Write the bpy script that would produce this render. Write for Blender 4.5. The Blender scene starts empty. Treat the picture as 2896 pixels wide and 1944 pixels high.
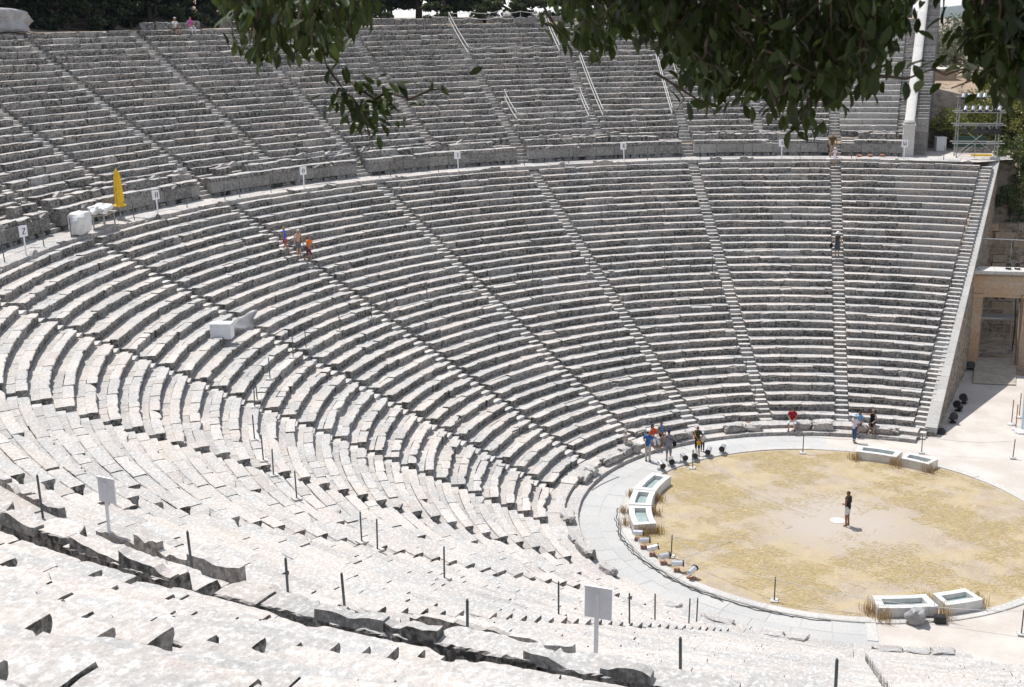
import bpy, bmesh, math, random
import numpy as np
from math import sin, cos, pi, radians, atan2, hypot, asin, sqrt
from mathutils import Vector, Matrix
random.seed(7)
RNG = np.random.default_rng(11)
scene = bpy.context.scene
COL = scene.collection
CAMP = np.array([-55.566, 1.970, 23.131])

# ------------------------------------------------------------------ objects
def link(o, parent=None):
    COL.objects.link(o)
    if parent is not None:
        o.parent = parent
    return o

def tag(o, label=None, cat=None, group=None, kind=None):
    if label: o['label'] = label
    if cat: o['category'] = cat
    if group: o['group'] = group
    if kind: o['kind'] = kind
    return o

def empty(name, loc, rz=0.0, label=None, cat=None, group=None):
    o = bpy.data.objects.new(name, None)
    o.empty_display_size = 0.3
    o.location = loc
    o.rotation_euler = (0, 0, rz)
    link(o)
    return tag(o, label, cat, group)

def copy_tree(o, parent=None):
    c = o.copy()
    COL.objects.link(c)
    c.parent = parent
    for ch in list(o.children):
        copy_tree(ch, c)
    return c

class MB:
    """collects vertices and faces, then links them as ONE mesh object"""
    def __init__(self):
        self.v = []; self.n = 0; self.f = {}; self.a = {}; self.mi = {}
    def add(self, verts, faces, attr=None, mi=0):
        verts = np.asarray(verts, float).reshape(-1, 3)
        for k, arr in faces.items():
            arr = np.asarray(arr, int).reshape(-1, k)
            self.f.setdefault(k, []).append(arr + self.n)
            self.mi.setdefault(k, []).append(np.full(len(arr), mi))
            self.a.setdefault(k, []).append(np.tile(np.asarray(attr if attr is not None else (1, 1), float), (len(arr), 1)))
        self.v.append(verts); self.n += len(verts)
    def poly(self, verts, mi=0, attr=None):
        self.add(verts, {len(verts): [list(range(len(verts)))]}, attr, mi)
    def box(self, c, s, rz=0.0, mi=0, attr=None, taper=1.0, jit=0.0, M=None):
        x, y, z = s[0]/2, s[1]/2, s[2]/2
        p = np.array([(-x,-y,-z),(x,-y,-z),(x,y,-z),(-x,y,-z),(-x*taper,-y*taper,z),(x*taper,-y*taper,z),(x*taper,y*taper,z),(-x*taper,y*taper,z)])
        if jit: p = p + RNG.normal(0, jit, p.shape)
        if M is not None: p = p @ np.array(M.to_3x3()).T
        if rz:
            R = np.array([(cos(rz), -sin(rz), 0), (sin(rz), cos(rz), 0), (0, 0, 1)]); p = p @ R.T
        self.add(p + np.asarray(c), {4: [(3,2,1,0),(4,5,6,7),(0,1,5,4),(1,2,6,5),(2,3,7,6),(3,0,4,7)]}, attr, mi)
    def tube(self, pts, rad, n=8, mi=0, cap=True, attr=None):
        pts = [Vector(p) for p in pts]
        m = len(pts)
        rad = [rad]*m if not hasattr(rad, '__len__') else rad
        V = []
        for i, p in enumerate(pts):
            d = (pts[min(i+1, m-1)] - pts[max(i-1, 0)])
            d = d.normalized() if d.length > 1e-9 else Vector((0, 0, 1))
            a = d.orthogonal() if i == 0 else (a - d*a.dot(d))
            a = a.normalized(); b = d.cross(a)
            for k in range(n):
                t = 2*pi*k/n
                V.append(p + (a*cos(t) + b*sin(t))*rad[i])
        F = []
        for i in range(m-1):
            for k in range(n):
                k2 = (k+1) % n
                F.append((i*n+k, i*n+k2, (i+1)*n+k2, (i+1)*n+k))
        fs = {4: F}
        if cap:
            fs.setdefault(n, [])
            caps = [list(range(n))[::-1], [(m-1)*n+k for k in range(n)]]
            if n == 4: fs[4] = F + caps
            else: fs[n] = caps
        self.add([tuple(v) for v in V], fs, attr, mi)
    def lathe(self, prof, c=(0, 0, 0), n=16, mi=0, attr=None, sx=1, sy=1):
        V = []
        for r, z in prof:
            for k in range(n):
                t = 2*pi*k/n
                V.append((c[0]+r*cos(t)*sx, c[1]+r*sin(t)*sy, c[2]+z))
        F = []
        for i in range(len(prof)-1):
            for k in range(n):
                k2 = (k+1) % n
                F.append((i*n+k, i*n+k2, (i+1)*n+k2, (i+1)*n+k))
        self.add(V, {4: F}, attr, mi)
        if prof[0][0] > 1e-6: self.add(V[:n][::-1], {n: [list(range(n))]}, attr, mi)
        if prof[-1][0] > 1e-6: self.add(V[-n:], {n: [list(range(n))]}, attr, mi)
    def blob(self, c, s, seed=0, amp=0.12, sub=2, mi=0, attr=None, rz=0.0, square=0.0):
        key = sub
        if key not in _ICO:
            bm = bmesh.new(); bmesh.ops.create_icosphere(bm, subdivisions=sub, radius=1)
            _ICO[key] = (np.array([v.co[:] for v in bm.verts]), np.array([[v.index for v in f.verts] for f in bm.faces])); bm.free()
        V, F = _ICO[key]
        V = V.copy()
        if square:
            mx = np.abs(V).max(1, keepdims=True)
            V = V*(1-square) + V/mx*square
        r = np.random.default_rng(seed)
        for _ in range(5):
            d = r.normal(0, 1, 3); d /= np.linalg.norm(d); fr = r.uniform(1.5, 4); ph = r.uniform(0, 6)
            V = V * (1 + amp*np.sin(fr*(V @ d) * 2 + ph)[:, None]*0.6)
        V = V + r.normal(0, amp*0.15, V.shape)
        V = V*np.asarray(s)
        if rz:
            R = np.array([(cos(rz), -sin(rz), 0), (sin(rz), cos(rz), 0), (0, 0, 1)]); V = V @ R.T
        self.add(V + np.asarray(c), {3: F}, attr, mi)
    def mesh(self, name, mats, smooth=False):
        me = bpy.data.meshes.new(name)
        if self.n == 0: return me
        V = np.concatenate(self.v)
        me.vertices.add(len(V)); me.vertices.foreach_set('co', V.astype(np.float32).ravel())
        lv = []; ls = []; at = []; mi = []; pos = 0
        for k in sorted(self.f):
            A = np.concatenate(self.f[k])
            lv.append(A.ravel()); ls.append(pos + np.arange(len(A))*k); pos += A.size
            at.append(np.concatenate(self.a[k])); mi.append(np.concatenate(self.mi[k]))
        lv = np.concatenate(lv); ls = np.concatenate(ls); at = np.concatenate(at); mi = np.concatenate(mi)
        me.loops.add(len(lv)); me.loops.foreach_set('vertex_index', lv.astype(np.int32))
        me.polygons.add(len(ls)); me.polygons.foreach_set('loop_start', ls.astype(np.int32))
        me.polygons.foreach_set('material_index', mi.astype(np.int32))
        me.update(calc_edges=True)
        me.polygons.foreach_set('use_smooth', np.full(len(ls), smooth))
        for i, an in enumerate(('tint', 'lich')):
            a = me.attributes.new(an, 'FLOAT', 'FACE'); a.data.foreach_set('value', at[:, i].astype(np.float32))
        for m in (mats if isinstance(mats, (list, tuple)) else [mats]): me.materials.append(m)
        return me
    def build(self, name, mats, parent=None, smooth=False, loc=None):
        o = bpy.data.objects.new(name, self.mesh(name, mats, smooth))
        if loc is not None: o.location = loc
        return link(o, parent)
_ICO = {}

# ------------------------------------------------------------------ materials
def newmat(name):
    m = bpy.data.materials.new(name); m.use_nodes = True
    nt = m.node_tree; b = nt.nodes['Principled BSDF']
    return m, nt, b
def N(nt, t, **kw):
    n = nt.nodes.new(t)
    for k, v in kw.items():
        if k in n.inputs: n.inputs[k].default_value = v
        else: setattr(n, k, v)
    return n
def noise(nt, vec, scale, detail=4, rough=.55, dist=0.0):
    n = N(nt, 'ShaderNodeTexNoise'); n.inputs['Scale'].default_value = scale; n.inputs['Detail'].default_value = detail
    n.inputs['Roughness'].default_value = rough; n.inputs['Distortion'].default_value = dist
    nt.links.new(vec, n.inputs['Vector']); return n.outputs[0]
def ramp(nt, fac, a, b, lo=0.0, hi=1.0):
    n = N(nt, 'ShaderNodeMapRange'); n.interpolation_type = 'SMOOTHSTEP'
    n.inputs['From Min'].default_value = a; n.inputs['From Max'].default_value = b
    n.inputs['To Min'].default_value = lo; n.inputs['To Max'].default_value = hi
    nt.links.new(fac, n.inputs['Value']); return n.outputs[0]
def mix(nt, fac, a, b, mode='MIX'):
    n = N(nt, 'ShaderNodeMix'); n.data_type = 'RGBA'; n.blend_type = mode
    for i, s in ((0, fac), (6, a), (7, b)):
        if hasattr(s, 'is_linked') or hasattr(s, 'links'): nt.links.new(s, n.inputs[i])
        elif i == 0: n.inputs[0].default_value = s
        else: n.inputs[i].default_value = (*s, 1) if len(s) == 3 else s
    return n.outputs[2]
def mth(nt, op, a, b=None):
    n = N(nt, 'ShaderNodeMath'); n.operation = op
    for i, s in ((0, a), (1, b)):
        if s is None: continue
        if hasattr(s, 'links'): nt.links.new(s, n.inputs[i])
        else: n.inputs[i].default_value = s
    return n.outputs[0]
def bump(nt, b, h, strength=.4, dist=.02):
    n = N(nt, 'ShaderNodeBump'); n.inputs['Strength'].default_value = strength; n.inputs['Distance'].default_value = dist
    nt.links.new(h, n.inputs['Height']); nt.links.new(n.outputs[0], b.inputs['Normal'])
def objvec(nt): return N(nt, 'ShaderNodeTexCoord').outputs['Object']

def stone_mat(name, grey=(.40,.39,.375), warm=(.47,.43,.395), pale=(.60,.59,.57), dark=(.045,.044,.040), lichen=1.0, pink=.25, bs=.5, darkscale=6.5, upright_grey=.70):
    m, nt, b = newmat(name)
    vec = objvec(nt)
    big = noise(nt, vec, .45, 3); mid = noise(nt, vec, 2.3, 6, .6); fine = noise(nt, vec, 11, 5, .65)
    c = mix(nt, ramp(nt, big, .38, .62), grey, warm)
    c = mix(nt, ramp(nt, mid, .5, .72, 0, pink), c, (.52,.43,.385))
    c = mix(nt, ramp(nt, fine, .5, .66, 0, .75), c, pale)
    c = mix(nt, ramp(nt, fine, .48, .33, 0, .35), c, (.24,.23,.215))
    gr = noise(nt, vec, 42, 3, .7); c = mix(nt, ramp(nt, gr, .52, .70, 0, .45), c, pale); c = mix(nt, ramp(nt, gr, .46, .30, 0, .45), c, (.22,.21,.195))
    at = N(nt, 'ShaderNodeAttribute'); at.attribute_name = 'tint'
    al = N(nt, 'ShaderNodeAttribute'); al.attribute_name = 'lich'
    geo = N(nt, 'ShaderNodeNewGeometry')
    sep = N(nt, 'ShaderNodeSeparateXYZ'); nt.links.new(geo.outputs['True Normal'], sep.inputs[0])
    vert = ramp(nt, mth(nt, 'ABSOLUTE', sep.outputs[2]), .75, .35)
    dk = ramp(nt, noise(nt, vec, darkscale, 7, .68, .3), .44, .60)
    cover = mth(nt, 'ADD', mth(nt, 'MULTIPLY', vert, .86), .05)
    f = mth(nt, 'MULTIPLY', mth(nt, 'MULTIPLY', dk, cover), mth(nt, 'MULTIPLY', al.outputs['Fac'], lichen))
    # upright faces mixed towards a darker grey, black lichen in patches on top of it
    c = mix(nt, mth(nt, 'MULTIPLY', mth(nt, 'MULTIPLY', vert, upright_grey), al.outputs['Fac']), c, mix(nt, ramp(nt, fine, .4, .6), (.085,.079,.071), (.255,.24,.22)))
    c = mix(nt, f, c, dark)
    tm = N(nt, 'ShaderNodeCombineColor')
    for i in range(3): nt.links.new(at.outputs['Fac'], tm.inputs[i])
    c = mix(nt, 1.0, c, tm.outputs[0], 'MULTIPLY')
    nt.links.new(c, b.inputs['Base Color'])
    b.inputs['Roughness'].default_value = .88; b.inputs['Specular IOR Level'].default_value = .25
    h = mth(nt, 'ADD', mth(nt, 'MULTIPLY', mid, 1.2), mth(nt, 'MULTIPLY', fine, .8))
    bump(nt, b, h, bs, .03)
    return m

def plain(name, col, rough=.6, metal=0.0, var=.12, scale=6, spec=.4):
    m, nt, b = newmat(name)
    n = noise(nt, objvec(nt), scale, 4)
    c = mix(nt, ramp(nt, n, .3, .7), tuple(x*(1-var) for x in col), tuple(min(1, x*(1+var)) for x in col))
    nt.links.new(c, b.inputs['Base Color'])
    b.inputs['Roughness'].default_value = rough; b.inputs['Metallic'].default_value = metal
    b.inputs['Specular IOR Level'].default_value = spec
    return m
_CL = {}
def cloth(col):
    k = tuple(round(x, 3) for x in col)
    if k not in _CL: _CL[k] = plain('cloth', col, .85, 0, .18, 14, .2)
    return _CL[k]

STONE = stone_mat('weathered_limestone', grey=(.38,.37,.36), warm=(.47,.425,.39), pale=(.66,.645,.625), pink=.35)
WALL = stone_mat('orthostat_stone', grey=(.33,.325,.32), warm=(.38,.36,.335), pale=(.48,.47,.45), lichen=.42, pink=.1, darkscale=4.2)
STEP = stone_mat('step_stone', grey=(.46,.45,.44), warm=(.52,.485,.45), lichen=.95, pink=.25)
NEWST = stone_mat('restored_stone', grey=(.44,.43,.415), warm=(.49,.465,.435), lichen=.35, pink=.2, bs=.2, upright_grey=.35)
ASHLAR = stone_mat('warm_ashlar', grey=(.46,.355,.25), warm=(.50,.31,.18), pale=(.52,.44,.34), dark=(.14,.095,.06), lichen=.45, pink=.5, upright_grey=.1)
RUBBLE = stone_mat('rubble_masonry', grey=(.27,.235,.19), warm=(.33,.245,.165), pale=(.40,.35,.28), dark=(.06,.05,.04), lichen=.8, pink=.4, darkscale=5, upright_grey=.2)
MARBLE = plain('white_marble', (.60,.59,.57), .5, 0, .10, 3)
PAVE = stone_mat('corridor_paving', grey=(.43,.43,.425), warm=(.47,.46,.445), pale=(.48,.475,.465), lichen=.2, pink=.08, bs=.15)
METAL = plain('galvanised_steel', (.36,.37,.38), .42, .7, .2, 20)
DARKMETAL = plain('dark_grey_post', (.10,.115,.12), .5, .35, .15, 9)
SILVER = plain('polished_lamp_housing', (.72,.72,.73), .28, .85, .06, 9)
BLACK = plain('black_lamp_housing', (.018,.018,.020), .45, 0, .2, 9)
WHITEP = plain('white_paint', (.78,.78,.80), .5, 0, .05, 5)
INK = plain('black_lettering', (.012,.012,.014), .6, 0, .05, 5)
ROPE = plain('pale_rope', (.50,.49,.47), .8, 0, .15, 30)
CLAYRED = plain('red_brick_foot', (.33,.16,.09), .8, 0, .2, 9)
CABLE = plain('black_cable', (.03,.03,.03), .6, 0, .1, 9)
TARP = plain('white_tarpaulin', (.66,.655,.64), .45, 0, .08, 2.5)
GREYTARP = plain('grey_tarpaulin', (.30,.295,.30), .5, 0, .2, 1.5)
WOOD = plain('grey_boards', (.42,.37,.31), .8, 0, .16, 3)
YELLOW = plain('yellow_canvas', (.80,.50,.03), .7, 0, .12, 5)
REDP = plain('red_plastic', (.45,.05,.03), .5, 0, .15, 5)
GREENP = plain('dark_green_board', (.015,.05,.035), .5, 0, .15, 5)
# ------------------------------------------------------------------ geometry of the theatre
DTH = radians(18.49); T4 = 4*DTH; EO = 3.338
D5F, D5N, D6L, D6U = radians(14.52), radians(14.21), radians(29.02), radians(20.78)
R2, A_L, Z2, B_L = 13.638, .7407, .7653, .366          # lower rows: front edge of row 2, tread, its top, rise
U1, A_U, ZU, B_U = 41.631, .692, 14.808, .39           # upper rows
RW = 39.743; ZD = 12.692                               # podium wall, walkway level
HW = .385                                              # half a stair's width

def ang(k, upper=False):
    """centre (x, y), radius offset and angle of stair line k"""
    s = 1 if k >= 0 else -1; a = abs(k)
    if a <= 4: return (0.0, 0.0), 0.0, k*DTH
    d5 = D5F if s > 0 else D5N
    d6 = D6U if upper else D6L
    t = d5*(a-4) if a <= 5 else d5 + (d6-d5)*(a-5)
    return (-EO*sin(T4*s), -EO*cos(T4)), EO, s*(T4+t)
def wedge_frame(k0, k1, upper=False):
    km = (k0+k1)/2
    c, off, _ = ang(km, upper)
    def a_of(k):
        s = 1 if km >= 0 else -1
        if abs(k) <= 4: return k*DTH if off == 0 else s*T4
        return ang(k, upper)[2]
    return c, off, a_of(k0), a_of(k1)
def P(k, r, z=0.0, upper=False, dt=0.0, dr=0.0):
    c, off, t = ang(k, upper)
    R = r + off + dr
    return (c[0]+R*sin(t)+dt*cos(t), c[1]+R*cos(t)-dt*sin(t), z)
def heading_out(k, upper=False):
    """rotation about z that turns local +y to point away from the orchestra"""
    t = ang(k, upper)[2]; return -t

# profiles of one stone: (s outwards, h up), s=0 at the front lip
SEATP = np.array([(.085,-.44),(.06,-.17),(.03,-.125),(0,-.085),(0,-.022),(.022,0),(.20,0),(.385,-.004),(.408,-.022),(.408,-.44)])
def smooth(a, it=1):
    for _ in range(it):
        a = np.convolve(np.pad(a, 1, mode='edge'), (.25,.5,.25), mode='valid')
    return a

def stone_run(mb, c, off, A, B, R, z, prof, lip, L=(.9, 2.0), depth_attr=(1, 1), rough=1.0, gap=.012, skip=0.0, step=None,
              chip_rate=.48, dz=.019, dr=.018, brk=.05, rng=None, tintsd=.055, lich=None, top_h=None):
    """a course of separate stones along the arc A..B; prof is their cross-section; lip = profile points that weather"""
    rng = rng or RNG
    Rm = R + off; total = abs(B-A)*Rm; sg = 1 if B > A else -1
    pos = 0.0; m = len(prof)
    while pos < total-.05:
        l = rng.uniform(*L)
        if total-pos-l < L[0]*.6: l = total-pos
        if skip and rng.random() < skip:
            pos += l; continue
        a0 = A + sg*(pos+gap/2)/Rm; a1 = A + sg*(pos+l-gap/2-abs(rng.normal(0, .008)))/Rm
        pos += l
        tm = (a0+a1)/2
        cx, cy = c[0]+Rm*sin(tm), c[1]+Rm*cos(tm)
        d = sqrt((cx-CAMP[0])**2+(cy-CAMP[1])**2+(z-CAMP[2])**2)
        st = step or min(max(d*.0042, .055), .33)
        n = max(2, int(round(l/st)))
        t = np.linspace(0, 1, n+1); x = t*l
        S = np.tile(prof[:, 0], (n+1, 1)); H = np.tile(prof[:, 1], (n+1, 1))
        S += rng.normal(0, dr*rough) + (t-.5)[:, None]*rng.normal(0, .014*rough)
        H[:, :] += rng.normal(0, dz*rough) + (t-.5)[:, None]*rng.normal(0, .016*rough)
        chip = np.abs(smooth(rng.normal(0, .017*rough, n+1), 1))
        for _ in range(rng.poisson(l*chip_rate*rough)):
            c0 = rng.uniform(0, l); w = rng.uniform(.07, .32); dd = rng.uniform(.03, .13)*rough
            chip += dd*np.clip(1-((x-c0)/w)**2, 0, 1)
        e = rng.uniform(.0, .06, 2)*rough
        chip += e[0]*np.clip(1-x/.12, 0, 1) + e[1]*np.clip(1-(l-x)/.12, 0, 1)
        drop = np.zeros(n+1)
        if rng.random() < brk:                      # a broken corner
            w = rng.uniform(.25, .7)*l; dd = rng.uniform(.10, .24)
            g = np.clip(1-(x if rng.random() < .5 else l-x)/w, 0, 1)
            chip += dd*g; drop += dd*.45*g
        for i in lip:
            f = lip[i]
            S[:, i] += chip*f[0]; H[:, i] -= chip*f[1] + drop*f[2]
        S[:, 1:m-1] += rng.normal(0, .005*rough, (n+1, m-2)); H[:, 1:m-1] += rng.normal(0, .004*rough, (n+1, m-2))
        ta = a0 + (a1-a0)*t
        RR = Rm + S
        V = np.stack([c[0]+RR*np.sin(ta)[:, None], c[1]+RR*np.cos(ta)[:, None], z+H], -1).reshape(-1, 3)
        i, j = np.meshgrid(np.arange(n), np.arange(m-1), indexing='ij')
        q = (i*m+j).ravel()
        quads = np.stack([q, q+1, q+m+1, q+m], -1)
        at = (np.clip(rng.normal(depth_attr[0], tintsd), .7, 1.25), (lich if lich is not None else np.clip(rng.normal(depth_attr[1], .17), 0, 1.3)))
        mb.add(V, {4: quads}, at)
        mb.add(V[[*range(m)]], {m: [list(range(m))]}, at)
        mb.add(V[n*m:(n+1)*m], {m: [list(range(m))[::-1]]}, at)
SEATLIP = {1: (.35, 0, 0), 2: (.6, 0, 0), 3: (.9, .15, .6), 4: (1, .45, 1), 5: (1, .2, 1), 6: (.25, .03, .7), 7: (0, 0, .3)}
BOXLIP = {1: (1, .3, 1), 2: (1, .15, 1), 3: (.2, 0, .5)}
def boxprof(depth, h): return np.array([(.0, -h), (0, -.03), (.025, 0), (depth*.5, 0), (depth-.02, 0), (depth, -.03), (depth, -h)])
BLIP = {0: (.3, 0, 0), 1: (1, .35, 1), 2: (1, .2, 1), 3: (.15, .05, .6)}

def seat_row(c, off, A, B, R, z, a, b, rng, fresh=None, rough=1.0):
    mb = MB()
    if fresh:                                        # (angle from which the stones are restored)
        stone_run(mb, c, off, A, fresh, R, z, SEATP, SEATLIP, L=(.8, 1.7), rng=rng, rough=rough)
        stone_run(mb, c, off, fresh, B, R, z, SEATP, SEATLIP, L=(1.6, 2.6), rng=rng, rough=.18, depth_attr=(.93, .5), tintsd=.02, chip_rate=0, brk=0)
    else:
        stone_run(mb, c, off, A, B, R, z, SEATP, SEATLIP, L=(.65, 2.1), rng=rng, rough=rough, brk=.09, depth_attr=(1.04, 1))
    tp = np.array([(.405, -.40), (.409, -.03), (.43, -.026), (.60, -.032), (a+.13, -.03), (a+.13, -.40)])
    stone_run(mb, c, off, A, B, R, z, tp, {}, L=(.6, 1.3), rng=rng, rough=.5, brk=0, chip_rate=0, dz=.006, depth_attr=(.95, .8))
    return mb

SIGNS = {-5.5: 'A', -4.5: 'B', -3.5: 'G', -2.5: 'D', -1.5: 'E', -.5: 'Z', .5: 'H', 1.5: 'TH', 2.5: 'I', 3.5: 'K', 4.5: 'L', 5.5: 'M'}
WLAB = {-5.5: 'nearest lower wedge of pale seats at the bottom right corner', -4.5: 'lower wedge of bleached seats below the large blank sign back',
        -3.5: 'lower wedge of bleached seats below the small blank sign back', -2.5: 'lower white wedge left of the small blank sign back, toward sign Z',
        -1.5: 'lower wedge of white seats at the left edge, next nearer than sign Z', -.5: 'lower wedge of stone seats directly below the sign Z',
        .5: 'lower wedge of stone seats directly below the sign H', 1.5: 'lower wedge of stone seats below the theta sign',
        2.5: 'lower wedge of stone seats directly below the sign I', 3.5: 'lower wedge of stone seats directly below the sign K',
        4.5: 'lower wedge of stone seats below the lambda sign', 5.5: 'lower wedge of stone seats below the sign M, beside the coping wall'}

def backs(put, c, off, A, B, R, z, rng, prob, hmax, thick=.16, L=(.7, 1.6), full=False):
    """broken upright backrest slabs along a bench"""
    Rm = R+off; total = abs(B-A)*Rm; sg = 1 if B > A else -1; pos = 0
    while pos < total-.3:
        l = min(rng.uniform(*L), total-pos)
        if rng.random() < prob:
            n = max(3, int(l/.12)); x = np.linspace(0, 1, n+1)
            pk = rng.uniform(.2, .8); hh = hmax*rng.uniform(.35, 1)
            kind = rng.random() + (.45 if full else 0)
            if full: hh = max(hh, hmax*.6)
            if kind < .55: hp = hh*np.clip(1-np.abs(x-pk)/rng.uniform(.35, .8), 0.04, 1)
            elif kind < .8: hp = hh*np.clip(.2+.8*(x if rng.random() < .5 else 1-x), .04, 1)
            else: hp = np.full(n+1, hh)
            hp = np.clip(hp + smooth(rng.normal(0, .05, n+1)) - .16*hmax*np.clip(1-np.abs(x-rng.random())*4, 0, 1), .03, hmax)
            ta = A+sg*(pos+x*l*.97)/Rm
            prof = []
            V = []
            for i in range(n+1):
                for s, h in ((0, -.02), (rng.normal(.02, .01), hp[i]*.97), (thick*.9, hp[i]), (thick, -.02)):
                    V.append((c[0]+(Rm+s)*sin(ta[i]), c[1]+(Rm+s)*cos(ta[i]), z+h))
            F = []
            for i in range(n):
                for j in range(3): F.append((i*4+j, i*4+j+1, i*4+j+5, i*4+j+4))
            F += [(0, 1, 2, 3), (n*4+3, n*4+2, n*4+1, n*4)]
            mb = MB(); mb.add(V, {4: F}, (rng.normal(.97, .08), rng.uniform(.3, 1))); put(mb, 'backrest_fragment', STONE)
        pos += l

def build_lower():
    for i in range(-6, 6):
        km = i+.5
        rng = np.random.default_rng(100+i)
        c, off, A, B = wedge_frame(i, i+1)
        sa = HW/(20)  # placeholder, per-row below
        root = empty('seating_wedge', P(km, R2, 0), 0, WLAB[km], 'stone seats', 'lower seating wedges')
        root_inv = Matrix.Translation(root.location).inverted()
        def put(mb, name, mat=STONE):
            o = mb.build(name, mat, root); o.matrix_parent_inverse = root_inv; return o
        for n in range(1, 35):
            R = R2+(n-2)*A_L; z = Z2+(n-2)*B_L
            ins = asin(HW/(R+off))
            a0, a1 = A+ins, B-ins
            fresh = None
            if i == 5 and n in range(19, 34):
                fresh = a0+(a1-a0)*(.42+.25*np.random.default_rng(n).random() if n < 30 else .36+.05*(n % 3))
            mb = seat_row(c, off, a0, a1, R, z, A_L if n < 34 else .35, B_L, rng, fresh, rough=(1.1 if n < 22 else .95) if km > -1 else .62)
            put(mb, 'seat_row')
        # row 34 backs
        R = R2+32*A_L; z = Z2+32*B_L; ins = asin(HW/(R+off))
        backs(put, c, off, A+ins, B-ins, R+.44, z, rng, .93 if km < -1 else .4, .60 if km < -1 else .42, thick=.2, full=km < -1)
        # broken front bench: boulders on the ledge
        Rb = 12.63; ins = asin(.5/(Rb+off)); pos = 0; tot = (B-A-2*ins)*(Rb+off)
        while pos < tot-.5:
            l = min(rng.uniform(.75, 1.7), tot-pos)
            gapp = .06 if km < -2.6 else .26
            if rng.random() > gapp and not (km == 4.5 and 2.35 < pos < 2.9) :
                t = A+ins+(pos+l/2)/(Rb+off)
                h = rng.uniform(.20, .29) if km > -3 else rng.uniform(.10, .17)
                bb = MB()
                bb.blob((0, 0, 0), (l*.475, rng.uniform(.26, .31), h), seed=int(rng.integers(1e6)), amp=.10, sub=3, square=.72, attr=(rng.normal(1, .05), rng.uniform(.3, .9)))
                o = bb.build('front_bench_block', STONE, root)
                o.matrix_parent_inverse = root_inv
                o.location = (c[0]+(Rb+off)*sin(t), c[1]+(Rb+off)*cos(t), .2+h*.93); o.rotation_euler = (0, 0, -t)
            pos += l
    # stairs
    SL = ['nearest right-hand end stair of the lower seats', 'narrow stone stair running down to the orchestra at bottom right', 'stone stair with a line of small dark triangles low in the photo',
          'stone stair of dark block ends running to the grey spotlights', 'stone stair of dark block ends crossing the white lower left seats', 'stone stair reaching the left edge below the white box',
          'stone stair rising from the orchestra toward sign Z and H', 'stone stair with the boys in blue and orange', 'stone stair between the theta and I wedges of the lower seats',
          'stone stair between the I and K wedges of the lower seats', 'stone stair with a row of thin posts, between K and lambda wedges', 'stone stair with the woman in a striped dress', 'end stair along the pale coping wall of the lower seats']
    for i in range(-6, 7):
        rng = np.random.default_rng(300+i)
        c, off, t = ang(i)
        mb = MB()
        for n in range(1, 35):
            R = R2+(n-2)*A_L; z = Z2+(n-2)*B_L
            for dr, dz in ((.0, -.32), (.37, -.14)):
                if n == 1 and dr < 0: dr, dz = -.15, -.2
                rr = R+off+dr+.31
                w = HW*2-.012
                mb.box((c[0]+rr*sin(t), c[1]+rr*cos(t), z+dz-.2-.006+rng.normal(0, .006)), (w+rng.normal(0, .01), .62, .4), -t, attr=(rng.normal(1.0, .06), rng.uniform(.2, 1)), jit=.006)
        o = mb.build('stone_staircase', STEP)
        tag(o, SL[i+6], 'stairs', 'stairs of the lower seats')

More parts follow.
